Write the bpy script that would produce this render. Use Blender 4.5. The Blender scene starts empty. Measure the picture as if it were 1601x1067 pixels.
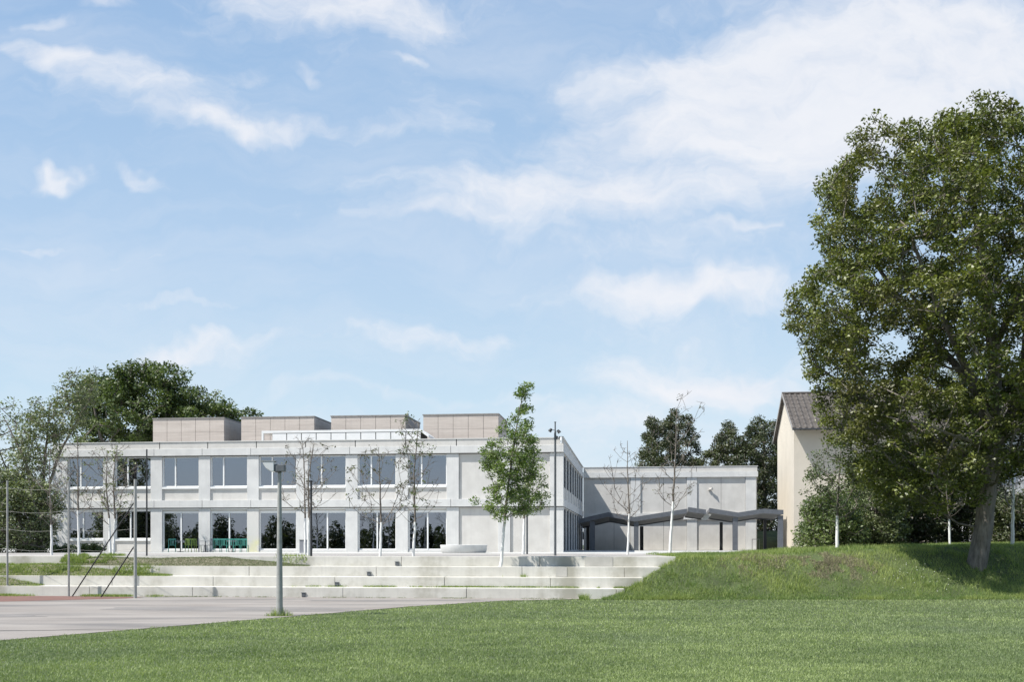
import bpy, math, random
import numpy as np
from mathutils import Vector, Matrix
R = math.radians
sc = bpy.context.scene
col = sc.collection

# ------------------------------------------------------------------ camera
F, PX, PY, EYE = 1650.0, 800.5, 852.0, 2.12
cam = bpy.data.cameras.new('camera'); co = bpy.data.objects.new('camera', cam); col.objects.link(co)
co.location = (0, 0, EYE); co.rotation_euler = (R(90), 0, 0)
cam.sensor_width = 36; cam.lens = F/1601*36
cam.shift_y = (PY-533.5)/1601
cam.clip_start = .1; cam.clip_end = 6000
sc.camera = co
# ------------------------------------------------------------------ light, exposure
SUN_AZ, SUN_EL = 67.0, 55.0          # azimuth: degrees left of straight behind the camera
az, el = R(SUN_AZ), R(SUN_EL)
to_sun = Vector((-math.sin(az)*math.cos(el), -math.cos(az)*math.cos(el), math.sin(el)))
sl = bpy.data.lights.new('sun', 'SUN'); sl.energy = 4.6; sl.angle = R(.5); sl.color = (1, .955, .89)
so = bpy.data.objects.new('sun', sl); col.objects.link(so); so.location = (-40, -20, 60)
so.rotation_euler = to_sun.to_track_quat('Z', 'Y').to_euler()
sc.view_settings.view_transform = 'Standard'; sc.view_settings.look = 'None'
sc.view_settings.gamma = 1; sc.view_settings.exposure = .68; sc.view_settings.use_curve_mapping = False
EX = 2**.68

def lin(c):
    return tuple(((v/255+.055)/1.055)**2.4 if v > 10 else v/255/12.92 for v in c)

# ------------------------------------------------------------------ world
w = bpy.data.worlds.new('World'); sc.world = w; w.use_nodes = True
nt = w.node_tree; nt.nodes.clear(); N = nt.nodes.new; L = nt.links.new
def math_(op, a, b=None, c=None, clamp=False):
    n = N('ShaderNodeMath'); n.operation = op; n.use_clamp = clamp
    for i, v in enumerate((a, b, c)):
        if v is None: continue
        if isinstance(v, (int, float)): n.inputs[i].default_value = v
        else: L(v, n.inputs[i])
    return n.outputs[0]
tc = N('ShaderNodeTexCoord'); sep = N('ShaderNodeSeparateXYZ'); L(tc.outputs['Generated'], sep.inputs[0])
sky = N('ShaderNodeTexSky'); sky.sky_type = 'NISHITA'; sky.sun_disc = False
sky.sun_elevation = el; sky.sun_rotation = math.atan2(to_sun.x, to_sun.y) % (2*math.pi)
sky.altitude = 300; sky.air_density = 1; sky.dust_density = 1; sky.ozone_density = 1.5
ay = math_('MAXIMUM', math_('ABSOLUTE', sep.outputs[1]), .12)
U = math_('DIVIDE', sep.outputs[0], ay); V = math_('DIVIDE', sep.outputs[2], ay)
# base blue, paler towards the horizon
ramp = N('ShaderNodeValToRGB'); L(math_('MULTIPLY', V, 1/.6, clamp=True), ramp.inputs[0])
K = 10/EX
els = [(0, (224, 234, 246)), (.22, (206, 229, 245)), (.45, (190, 216, 242)), (.72, (170, 202, 236)), (1, (153, 188, 229))]
cr = ramp.color_ramp
while len(cr.elements) < len(els): cr.elements.new(.5)
for e, (p, c) in zip(cr.elements, els): e.position = p; e.color = (*lin(c), 1)
sc1 = N('ShaderNodeVectorMath'); sc1.operation = 'SCALE'; L(ramp.outputs[0], sc1.inputs[0]); sc1.inputs['Scale'].default_value = K
mx = N('ShaderNodeMix'); mx.data_type = 'RGBA'; mx.inputs[0].default_value = .82
L(sky.outputs[0], mx.inputs[6]); L(sc1.outputs[0], mx.inputs[7])
# clouds
cmb = N('ShaderNodeCombineXYZ'); L(U, cmb.inputs[0]); L(V, cmb.inputs[1])
wn = N('ShaderNodeTexNoise'); wn.inputs['Scale'].default_value = 3.4; wn.inputs['Detail'].default_value = 5; wn.inputs['Roughness'].default_value = .6
L(cmb.outputs[0], wn.inputs['Vector'])
ws = N('ShaderNodeVectorMath'); ws.operation = 'MULTIPLY_ADD'; L(wn.outputs['Color'], ws.inputs[0])
ws.inputs[1].default_value = (.30, .19, 0); ws.inputs[2].default_value = (-.15, -.095, 0)
wp = N('ShaderNodeVectorMath'); wp.operation = 'ADD'; L(cmb.outputs[0], wp.inputs[0]); L(ws.outputs[0], wp.inputs[1])
def noise(sx, sy, scale, detail, rough, rot=0, src=None):
    m = N('ShaderNodeMapping'); m.inputs['Scale'].default_value = (sx, sy, 1); m.inputs['Rotation'].default_value = (0, 0, rot)
    L((src or wp).outputs[0], m.inputs[0])
    n = N('ShaderNodeTexNoise'); n.inputs['Scale'].default_value = scale; n.inputs['Detail'].default_value = detail; n.inputs['Roughness'].default_value = rough
    L(m.outputs[0], n.inputs['Vector']); return n.outputs[0]
def blob(cx, cy, rx, ry, rot, amp):
    m = N('ShaderNodeMapping'); m.vector_type = 'TEXTURE'
    m.inputs['Location'].default_value = ((cx-PX)/F, (PY-cy)/F, 0)
    m.inputs['Rotation'].default_value = (0, 0, R(rot)); m.inputs['Scale'].default_value = (rx/F, ry/F, 1)
    L(wp.outputs[0], m.inputs[0])
    ln = N('ShaderNodeVectorMath'); ln.operation = 'LENGTH'; L(m.outputs[0], ln.inputs[0])
    mr = N('ShaderNodeMapRange'); mr.interpolation_type = 'SMOOTHSTEP'
    mr.inputs['From Min'].default_value = 1.35; mr.inputs['From Max'].default_value = .1; mr.inputs['To Max'].default_value = amp
    L(ln.outputs['Value'], mr.inputs['Value']); return mr.outputs[0]
blobs = [(540, 0, 290, 62, 0, 1.05), (1400, 70, 430, 150, 8, 1.15), (1080, 195, 260, 55, 8, .8), (1300, 235, 200, 90, 0, .6),
         (1040, 105, 130, 40, 5, .45), (40, 95, 90, 28, -18, .6), (190, 165, 180, 62, -14, .62), (90, 120, 110, 30, -20, .35), (300, 222, 170, 34, -8, .62), (480, 212, 190, 26, 6, .55),
         (650, 160, 120, 55, -20, .36), (80, 288, 44, 15, -12, .95), (185, 300, 60, 13, -25, .6), (150, 18, 50, 20, -10, .8), (50, 45, 45, 16, 0, .6),
         (860, 320, 330, 55, 4, .62), (650, 365, 120, 16, 0, .4), (1070, 462, 230, 34, 2, .85), (1180, 368, 60, 10, 0, .5), (1250, 200, 520, 260, 10, .42), (900, 330, 520, 110, 3, .30), (1150, 520, 420, 130, 0, .32), (900, 690, 700, 90, 0, .45), (420, 120, 420, 120, 0, .12), (1420, 140, 330, 130, 0, .4),
         (1110, 578, 200, 38, 0, .95), (320, 540, 150, 26, 0, .95), (640, 528, 220, 22, 0, .6), (60, 388, 110, 9, -3, .6),
         (330, 480, 170, 9, -6, .5), (250, 412, 90, 7, 4, .4), (600, 612, 260, 12, 0, .4), (950, 640, 200, 40, 0, .35), (620, 88, 45, 12, 0, .6),
         (460, 118, 34, 10, -25, .5), (350, 120, 60, 22, 10, .4), (10, 492, 80, 14, 0, .4)]
tot = None
for b in blobs:
    o = blob(*b); tot = o if tot is None else math_('ADD', tot, o)
tot = math_('MINIMUM', tot, 1.25)
n1 = noise(1, 2.2, 9, 9, .62, R(-6)); n2 = noise(1, 4.5, 3.2, 8, .6, R(4)); n3 = noise(1, 1.3, 26, 8, .65)
nn = math_('ADD', math_('ADD', math_('MULTIPLY', n1, .55), math_('MULTIPLY', n2, .35)), math_('MULTIPLY', n3, .44))
# density = mask*(noise detail)
d = math_('ADD', math_('MULTIPLY', tot, 1.0), math_('MULTIPLY', math_('SUBTRACT', nn, .67), 2.2))
mr = N('ShaderNodeMapRange'); mr.interpolation_type = 'SMOOTHSTEP'; mr.inputs['From Min'].default_value = .0; mr.inputs['From Max'].default_value = 1.42
L(d, mr.inputs['Value'])
dens = math_('MULTIPLY', mr.outputs[0], .93)
wisp = N('ShaderNodeMapRange'); wisp.inputs['From Min'].default_value = .42; wisp.inputs['From Max'].default_value = .8; wisp.inputs['To Max'].default_value = .38
L(n2, wisp.inputs['Value'])
dens = math_('MAXIMUM', dens, wisp.outputs[0])
cc = N('ShaderNodeMix'); cc.data_type = 'RGBA'; L(n1, cc.inputs[0])
cc.inputs[6].default_value = (*[v*K for v in lin((228, 233, 244))], 1); cc.inputs[7].default_value = (*[v*K for v in lin((252, 252, 254))], 1)
mc = N('ShaderNodeMix'); mc.data_type = 'RGBA'; L(dens, mc.inputs[0]); L(mx.outputs[2], mc.inputs[6]); L(cc.outputs[2], mc.inputs[7])
bg = N('ShaderNodeBackground'); bg.inputs['Strength'].default_value = .1; L(mc.outputs[2], bg.inputs['Color'])
wo = N('ShaderNodeOutputWorld'); L(bg.outputs[0], wo.inputs[0])

# ------------------------------------------------------------------ helpers
def X_(px, Y): return (px-PX)/F*Y
def Z_(py, Y): return EYE+(PY-py)/F*Y
def P(px, py, Y): return Vector((X_(px, Y), Y, Z_(py, Y)))
def tag(o, label=None, cat=None, group=None, kind=None):
    if label: o['label'] = label
    if cat: o['category'] = cat
    if group: o['group'] = group
    if kind: o['kind'] = kind
    return o
def empty(name, loc, rz=0):
    o = bpy.data.objects.new(name, None); col.objects.link(o); o.location = loc; o.rotation_euler = (0, 0, rz)
    o.empty_display_size = .3
    return o
class MB:
    def __init__(s): s.v = []; s.f = []; s.m = []; s.sm = set()
    def face(s, pts, m=0):
        i = len(s.v); s.v += [tuple(p) for p in pts]; s.f.append(tuple(range(i, i+len(pts)))); s.m.append(m)
    def box(s, x0, x1, y0, y1, z0, z1, m=0, M=None):
        i = len(s.v)
        p = [(x, y, z) for z in (z0, z1) for y in (y0, y1) for x in (x0, x1)]
        if M: p = [tuple(M @ Vector(q)) for q in p]
        s.v += p
        for f in ((0, 2, 3, 1), (4, 5, 7, 6), (0, 1, 5, 4), (2, 6, 7, 3), (0, 4, 6, 2), (1, 3, 7, 5)):
            s.f.append(tuple(i+k for k in f)); s.m.append(m)
    def prism(s, poly, d, m=0):       # poly: list of 3d points, d: extrusion vector
        n = len(poly); i = len(s.v); d = Vector(d)
        s.v += [tuple(Vector(p)) for p in poly]+[tuple(Vector(p)+d) for p in poly]
        s.f.append(tuple(range(i, i+n))[::-1]); s.f.append(tuple(range(i+n, i+2*n))); s.m += [m, m]
        for k in range(n):
            s.f.append((i+k, i+(k+1) % n, i+n+(k+1) % n, i+n+k)); s.m.append(m)
    def tube(s, p0, p1, r0, r1=None, n=10, m=0):
        if r1 is None: r1 = r0
        p0, p1 = Vector(p0), Vector(p1); d = (p1-p0).normalized()
        a = d.orthogonal().normalized(); b = d.cross(a); i = len(s.v)
        for p, r in ((p0, r0), (p1, r1)):
            for k in range(n):
                t = 2*math.pi*k/n; s.v.append(tuple(p+a*r*math.cos(t)+b*r*math.sin(t)))
        for k in range(n): s.sm.add(len(s.f)); s.f.append((i+k, i+(k+1) % n, i+n+(k+1) % n, i+n+k)); s.m.append(m)
        j = len(s.v); s.v += s.v[i:i+2*n]
        s.f.append(tuple(range(j, j+n))[::-1]); s.f.append(tuple(range(j+n, j+2*n))); s.m += [m, m]
    def lathe(s, prof, c=(0, 0, 0), n=32, m=0):
        i = len(s.v)
        for r, z in prof:
            for k in range(n):
                t = 2*math.pi*k/n; s.v.append((c[0]+r*math.cos(t), c[1]+r*math.sin(t), c[2]+z))
        for j in range(len(prof)-1):
            for k in range(n):
                s.f.append((i+j*n+k, i+j*n+(k+1) % n, i+(j+1)*n+(k+1) % n, i+(j+1)*n+k)); s.m.append(m)
    def build(s, name, mats, parent=None, loc=None, smooth=False, bevel=0):
        me = bpy.data.meshes.new(name); me.from_pydata(s.v, [], s.f)
        mats = mats if isinstance(mats, (list, tuple)) else [mats]
        for mm in mats: me.materials.append(mm)
        me.polygons.foreach_set('material_index', s.m); me.update()
        me.polygons.foreach_set('use_smooth', [smooth or q in s.sm for q in range(len(me.polygons))])
        o = bpy.data.objects.new(name, me); col.objects.link(o)
        if parent: o.parent = parent
        if loc: o.location = loc
        if bevel:
            b = o.modifiers.new('bevel', 'BEVEL'); b.width = bevel; b.segments = 2; b.limit_method = 'ANGLE'
        return o
def np_mesh(name, verts, faces, mats, parent=None, loc=None, tint=None, midx=None, smooth=False):
    verts = np.asarray(verts, dtype=np.float32); faces = np.asarray(faces, dtype=np.int32)
    me = bpy.data.meshes.new(name); nv, nf, k = len(verts), len(faces), faces.shape[1]
    me.vertices.add(nv); me.vertices.foreach_set('co', verts.ravel())
    me.loops.add(nf*k); me.loops.foreach_set('vertex_index', faces.ravel())
    me.polygons.add(nf); me.polygons.foreach_set('loop_start', np.arange(0, nf*k, k, dtype=np.int32))
    mats = mats if isinstance(mats, (list, tuple)) else [mats]
    for mm in mats: me.materials.append(mm)
    if midx is not None: me.polygons.foreach_set('material_index', np.asarray(midx, dtype=np.int32))
    if smooth: me.polygons.foreach_set('use_smooth', np.ones(nf, dtype=bool))
    me.update(calc_edges=True)
    if tint is not None:
        a = me.attributes.new('tint', 'FLOAT', 'POINT'); a.data.foreach_set('value', np.asarray(tint, dtype=np.float32))
    o = bpy.data.objects.new(name, me); col.objects.link(o)
    if parent: o.parent = parent
    if loc: o.location = loc
    return o
def copy_tree(o, parent=None):
    c = o.copy(); col.objects.link(c); c.parent = parent
    for ch in list(o.children): copy_tree(ch, c)
    return c

# smooth value noise in numpy
_g = np.random.default_rng(5).random((64, 64))
def vnoise(x, y, s=1.0):
    x = np.asarray(x)*s+1000.; y = np.asarray(y)*s+1000.
    xi, yi = np.floor(x).astype(int), np.floor(y).astype(int); fx, fy = x-xi, y-yi
    fx = fx*fx*(3-2*fx); fy = fy*fy*(3-2*fy)
    g = lambda a, b: _g[a % 64, b % 64]
    return (g(xi, yi)*(1-fx)+g(xi+1, yi)*fx)*(1-fy)+(g(xi, yi+1)*(1-fx)+g(xi+1, yi+1)*fx)*fy
def fbm(x, y, s=1.0): return .55*vnoise(x, y, s)+.3*vnoise(x+7, y+3, s*2.1)+.15*vnoise(x+3, y+17, s*4.7)

# ------------------------------------------------------------------ materials
def mat(name, c1, c2=None, rough=.8, scale=1.5, detail=6, stretch=(1, 1, 1), bump=0, bscale=30, metal=0, spec=.5,
        tint=None, c3=None, s3=.3, lo=.35, hi=.65, trans=0, streak=0, st3=(1, 1, 1)):
    m = bpy.data.materials.new(name); m.use_nodes = True; t = m.node_tree; bs = t.nodes['Principled BSDF']
    nn, ll = t.nodes.new, t.links.new
    bs.inputs['Roughness'].default_value = rough; bs.inputs['Metallic'].default_value = metal
    bs.inputs['Specular IOR Level'].default_value = spec
    tcn = nn('ShaderNodeTexCoord'); out = None
    def ns(scale, detail=6, st=(1, 1, 1), r=.6):
        mp = nn('ShaderNodeMapping'); mp.inputs['Scale'].default_value = st; ll(tcn.outputs['Object'], mp.inputs[0])
        n = nn('ShaderNodeTexNoise'); n.inputs['Scale'].default_value = scale; n.inputs['Detail'].default_value = detail
        n.inputs['Roughness'].default_value = r; ll(mp.outputs[0], n.inputs['Vector']); return n.outputs[0]
    def rng(v, a, b, c=0., d=1.):
        r = nn('ShaderNodeMapRange'); r.inputs['From Min'].default_value = a; r.inputs['From Max'].default_value = b
        r.inputs['To Min'].default_value = c; r.inputs['To Max'].default_value = d; ll(v, r.inputs['Value']); return r.outputs[0]
    def mixc(f, a, b):
        x = nn('ShaderNodeMix'); x.data_type = 'RGBA'; ll(f, x.inputs[0])
        for i, v in ((6, a), (7, b)):
            if isinstance(v, tuple): x.inputs[i].default_value = (*v[:3], 1)
            else: ll(v, x.inputs[i])
        return x.outputs[2]
    c = None
    if c2:
        if tint:
            at = nn('ShaderNodeAttribute'); at.attribute_name = 'tint'; c = mixc(rng(at.outputs['Fac'], 0, 1), c1, c2)
        else: c = mixc(rng(ns(scale, detail, stretch), lo, hi), c1, c2)
    if c3:
        c = mixc(rng(ns(s3, 4, st3), .5, .68), c if c else c1, c3)
    if streak:
        f = rng(ns(1.0, 7, (5, 5, .25), .7), .5, .8, 0, streak)
        c = mixc(f, c if c else c1, tuple(v*.55 for v in c1))
    if c is None: bs.inputs['Base Color'].default_value = (*c1, 1)
    else: ll(c, bs.inputs['Base Color'])
    if bump:
        b = nn('ShaderNodeBump'); b.inputs['Strength'].default_value = bump; b.inputs['Distance'].default_value = .02
        ll(ns(bscale, 5), b.inputs['Height']); ll(b.outputs[0], bs.inputs['Normal'])
    if trans:
        tr = nn('ShaderNodeBsdfTranslucent'); ms = nn('ShaderNodeMixShader'); ms.inputs[0].default_value = trans
        if c is not None:
            sc_ = nn('ShaderNodeVectorMath'); sc_.operation = 'MULTIPLY'; ll(c, sc_.inputs[0]); sc_.inputs[1].default_value = (1.5, 1.6, .7); ll(sc_.outputs[0], tr.inputs[0])
        else: tr.inputs[0].default_value = (*c1, 1)
        ll(bs.outputs[0], ms.inputs[1]); ll(tr.outputs[0], ms.inputs[2]); ll(ms.outputs[0], t.nodes['Material Output'].inputs[0])
    return m
M = {}
M['conc'] = mat('pale_concrete', (.53, .53, .52), (.61, .61, .595), .75, 1.2, bump=.15, streak=.26)
M['panel'] = mat('beige_concrete', (.505, .49, .462), (.585, .57, .54), .8, .9, bump=.12, streak=.18)
M['board'] = mat('fibre_panel', (.47, .415, .37), (.56, .50, .45), .8, 2.0, stretch=(.25, .25, 3), bump=.1, streak=.2)
M['joint'] = mat('dark_joint', (.06, .06, .06), rough=.9)
M['white'] = mat('white_metal', (.72, .73, .72), (.78, .78, .77), .4)
M['frame'] = mat('light_frame', (.46, .45, .42), (.52, .5, .47), .5)
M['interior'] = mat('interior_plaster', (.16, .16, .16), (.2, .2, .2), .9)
M['dark'] = mat('anthracite_steel', (.082, .09, .104), (.108, .118, .134), .55, 3, spec=.4)
M['soffit'] = mat('grey_soffit', (.14, .145, .15), (.18, .185, .19), .7, 3)
M['black'] = mat('black_steel', (.025, .027, .03), rough=.5)
M['post'] = mat('dark_grey_steel', (.09, .10, .11), (.13, .14, .15), .5, 4)
M['galv'] = mat('galvanised_steel', (.27, .275, .26), (.36, .365, .345), .55, 6, metal=.1)
M['step'] = mat('cast_concrete', (.51, .495, .45), (.58, .565, .515), .85, 1.1, bump=.2, c3=(.36, .345, .29), s3=.7, streak=.3)
M['step_dark'] = mat('darker_concrete', (.37, .36, .33), (.46, .445, .41), .9, 1.4, bump=.2)
M['pave'] = mat('terrace_paving', (.40, .40, .38), (.47, .465, .44), .85, .6, bump=.1)
M['gravel'] = mat('terrace_gravel', (.27, .255, .235), (.35, .33, .31), .9, 14, bump=.6, bscale=60)
M['asphalt'] = mat('court_asphalt', (.215, .192, .172), (.28, .256, .232), .9, .35, stretch=(.5, 1.6, 1), bump=.3, bscale=80, c3=(.145, .135, .127), s3=.45, st3=(.28, 1.5, 1))
M['tartan'] = mat('red_rubber', (.14, .075, .06), (.18, .095, .075), .9, 1.2, bump=.3, bscale=60)
M['soil'] = mat('lawn_soil', (.045, .06, .022), (.075, .10, .035), .95, 1.2, bump=.5)
M['dry'] = mat('dry_earth', (.12, .11, .07), (.19, .175, .125), .95, 3, bump=.6)
M['render'] = mat('cream_render', (.515, .47, .395), (.565, .515, .435), .9, .5, bump=.15, bscale=60)
M['rendwhite'] = mat('grey_render', (.42, .43, .45), (.5, .5, .52), .9, .5)
M['tile'] = mat('roof_tile', (.06, .052, .046), (.105, .092, .082), .85, 2.5, bump=.4, bscale=20)
M['fascia'] = mat('weathered_board', (.22, .21, .2), (.3, .29, .28), .8, 4)
M['bark'] = mat('grey_bark', (.10, .088, .074), (.22, .195, .17), .95, 2.5, stretch=(4, 4, .7), bump=1.0, bscale=14)
M['twig'] = mat('brown_bark', (.115, .10, .085), (.2, .175, .15), .9, 6)
M['paint'] = mat('lime_wash', (.66, .66, .64), (.76, .76, .74), .8, 8)
M['leafA'] = mat('oak_leaf', (.052, .073, .014), (.20, .225, .058), .45, tint=1, c3=(.11, .105, .038), s3=.35, trans=.22)
M['leafB'] = mat('fresh_leaf', (.065, .115, .024), (.19, .26, .07), .45, tint=1, trans=.25)
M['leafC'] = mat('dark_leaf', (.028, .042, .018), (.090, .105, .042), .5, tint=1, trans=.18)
M['leafD'] = mat('grey_leaf', (.075, .098, .045), (.20, .235, .115), .5, tint=1, trans=.22)
M['leafE'] = mat('green_leaf', (.034, .062, .016), (.125, .165, .048), .5, tint=1, trans=.22)
M['leafF'] = mat('brown_leaf', (.05, .045, .02), (.10, .12, .04), .6, tint=1, trans=.15)
M['grass'] = mat('lawn_blade', (.095, .145, .048), (.35, .42, .175), .6, tint=1, trans=.28, c3=(.17, .22, .11), s3=.12)
M['grassM'] = mat('rough_blade', (.080, .150, .032), (.35, .40, .13), .6, tint=1, trans=.28)
M['straw'] = mat('straw_blade', (.17, .15, .09), (.34, .32, .20), .8, tint=1)
M['weed'] = mat('weed_blade', (.10, .135, .055), (.25, .27, .16), .7, tint=1, trans=.2)
M['teal'] = mat('teal_paint', (.05, .25, .20), (.07, .30, .25), .4)
M['lime'] = mat('lime_paint', (.18, .27, .06), (.22, .32, .08), .4)
M['grey'] = mat('grey_paint', (.25, .26, .28), rough=.4)
M['lens'] = mat('opal_cover', (.60, .61, .61), rough=.12, spec=.8)
M['yellow'] = mat('chalk_stained_concrete', (.57, .56, .53), (.62, .60, .34), .8, 1.6, bump=.1)
_y = M['yellow'].node_tree; _mx = [n for n in _y.nodes if n.type == 'MIX'][0]; _old = _mx.inputs[0].links[0].from_socket
_tc = [n for n in _y.nodes if n.type == 'TEX_COORD'][0]; _sp = _y.nodes.new('ShaderNodeSeparateXYZ'); _y.links.new(_tc.outputs['Object'], _sp.inputs[0])
_mr = _y.nodes.new('ShaderNodeMapRange'); _mr.inputs['From Min'].default_value = 2.75; _mr.inputs['From Max'].default_value = 2.3; _y.links.new(_sp.outputs[2], _mr.inputs['Value'])
_mm = _y.nodes.new('ShaderNodeMath'); _mm.operation = 'MULTIPLY'; _y.links.new(_old, _mm.inputs[0]); _y.links.new(_mr.outputs[0], _mm.inputs[1]); _y.links.new(_mm.outputs[0], _mx.inputs[0])
M['petal'] = mat('white_petal', (.75, .75, .7), rough=.7)
def glass_mat(name, refl, tr):
    m = bpy.data.materials.new(name); m.use_nodes = True; t = m.node_tree; t.nodes.clear(); nn, ll = t.nodes.new, t.links.new
    g = nn('ShaderNodeBsdfGlossy'); g.inputs['Color'].default_value = (.80, .84, .94, 1); g.inputs['Roughness'].default_value = .01
    x = nn('ShaderNodeBsdfTransparent'); x.inputs['Color'].default_value = tr
    bt = nn('ShaderNodeTexCoord'); nz = nn('ShaderNodeTexNoise'); nz.inputs['Scale'].default_value = .7; ll(bt.outputs['Object'], nz.inputs['Vector'])
    bp = nn('ShaderNodeBump'); bp.inputs['Strength'].default_value = .04; bp.inputs['Distance'].default_value = .05; ll(nz.outputs[0], bp.inputs['Height']); ll(bp.outputs[0], g.inputs['Normal'])
    s = nn('ShaderNodeMixShader'); s.inputs[0].default_value = 1-refl; ll(g.outputs[0], s.inputs[1]); ll(x.outputs[0], s.inputs[2])
    o = nn('ShaderNodeOutputMaterial'); ll(s.outputs[0], o.inputs[0]); return m
M['glass'] = glass_mat('window_glass', .30, (.42, .44, .45, 1))

# ------------------------------------------------------------------ the building grid
ROT = R(-6.6); cr_, sr_ = math.cos(R(6.6)), math.sin(R(6.6))
CX, CY = 3.32, 68.0
Z0 = 1.62
def W(x, y, z=0): return Vector((CX+x*cr_+y*sr_, CY-x*sr_+y*cr_, z))
def lx(px, y):
    k = (px-PX)/F; return (k*(CY+cr_*y)-CX-sr_*y)/(cr_+sr_*k)
HT = 9.05

# ------------------------------------------------------------------ ground
def mound(X, Y):
    X = np.asarray(X, float); Y = np.asarray(Y, float)
    u = np.minimum((Y-39.6)/(3.3+np.clip((X-7)*.25, 0, 4.0)), (X-3.2)/4.0); u = np.clip(u, 0, 1); s = u*u*(3-2*u)
    zt = np.interp(X, [5, 7, 8.7, 11, 13, 18, 22, 34], [1.58, 1.62, 1.63, 1.74, 1.85, 1.98, 2.06, 2.22])
    z = zt*s+(fbm(X, Y, .6)-.52)*.50*np.clip(s*3, 0, 1)*np.clip(1.5-s, .35, 1)
    return z
# far ground to the horizon
g = MB(); g.face([(-3000, -3000, -.06), (3000, -3000, -.06), (3000, 3000, -.06), (-3000, 3000, -.06)])
tag(g.build('ground', M['soil']), kind='structure')
# lawn sheet with the mound
nx, ny = 240, 200
xs = np.linspace(-40, 60, nx); ys = np.concatenate([np.linspace(-30, 38, 60), np.linspace(38.4, 66, ny-60)])
XX, YY = np.meshgrid(xs, ys); ZZ = mound(XX, YY)
back = np.clip((YY-50)/6, 0, 1)*(XX < W(0, 0).x+19.0-.0*YY); ZZ = ZZ-back*.6*(XX < 20)
vv = np.stack([XX.ravel(), YY.ravel(), ZZ.ravel()], 1)
ii = np.arange(nx*ny).reshape(ny, nx)
ff = np.stack([ii[:-1, :-1].ravel(), ii[:-1, 1:].ravel(), ii[1:, 1:].ravel(), ii[1:, :-1].ravel()], 1)
keep = (vv[ff[:, 0], 1] < 40.5-.115*vv[ff[:, 0], 0]) | (vv[ff[:, 0], 0] > 2.4)
tag(np_mesh('lawn', vv, ff[keep], M['soil'], smooth=True), kind='structure')
# rising bank and field behind the building
bk = MB()
bk.face([(8, 96, 1.5), (60, 96, 1.5), (75, 104, 3.6), (8, 104, 3.4)]); bk.face([(8, 104, 3.4), (75, 104, 3.6), (120, 300, 3.6), (-60, 300, 3.4)])
tag(bk.build('bank', M['soil']), kind='structure')
# terrace slab
def strip_poly(name, pts, z, m, thick=0):
    b = MB()
    if thick: b.prism([(p[0], p[1], z-thick) for p in pts], (0, 0, thick))
    else: b.face([(p[0], p[1], z) for p in pts])
    return tag(b.build(name, m), kind='structure')
def stepY(X, k): return 41.35+.72*k-.1149*(X+2)     # front face of riser k (0 lowest)
te0, te1 = -60, 40
strip_poly('terrace', [(te0, stepY(te0, 3)+.35), (6.55, stepY(6.55, 3)+.35), (8.0, 45.4), (40, 52), (60, 125), (-60, 125)], Z0-.004, M['pave'])
strip_poly('gravel_path', [(-45, stepY(-45, 3)+.5), (6.3, stepY(6.3, 3)+.5), (14, 56), (-45, 63)], Z0, M['gravel'])
# court
strip_poly('court', [(-60, -40), (-34, -12), (-11.2, 23.2), (-6.7, 30.4), (-3.5, 35.7), (-.4, 39.4), (3.2, 40.9), (3.2, 41.4), (-60, 48.2)], .012, M['asphalt'])
strip_poly('red_court', [(-60, 39.0), (-30, 37.9), (-19.6, 38.2), (-17.3, 39.6), (-15.0, 41.0), (-14.6, 41.9), (-17, 42.7), (-60, 47.6)], .018, M['tartan'])
cb = MB(); rr = random.Random(4); last = None
for i in range(26):
    a = Vector((-13.4+i*.16-.0, 25.6+.02*i+rr.uniform(-.05, .05), .017)); wd = .05*(1-i/30)+.012
    if last: cb.face([last[0], a+Vector((0, -wd, 0)), a+Vector((0, wd, 0)), last[1]])
    last = (a+Vector((0, -wd, 0)), a+Vector((0, wd, 0)))
tag(cb.build('court_crack', M['joint']), kind='structure')

def patch(name, cx, cy, rx, ry, m, seed, z):
    rr = random.Random(seed); n = 28; b = MB(); ph = [rr.uniform(0, 6) for _ in range(3)]
    b.face([(cx+rx*math.cos(t)*(1+.12*math.sin(3*t+ph[0])+.06*math.sin(7*t+ph[1])), cy+ry*math.sin(t)*(1+.15*math.sin(2*t+ph[2])), z) for t in [2*math.pi*k/n for k in range(n)]])
    tag(b.build(name, m), kind='structure')
M['patch'] = mat('patched_asphalt', (.17, .158, .148), (.21, .195, .182), .9, .8, bump=.3, bscale=70)
patch('court_repair', -9.5, 34.5, 4.2, 1.0, M['patch'], 3, .016); patch('court_repair', -17, 31.0, 3.4, .7, M['patch'], 5, .016); patch('court_repair', -4.8, 39.6, 3.2, .55, M['patch'], 8, .016)

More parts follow.
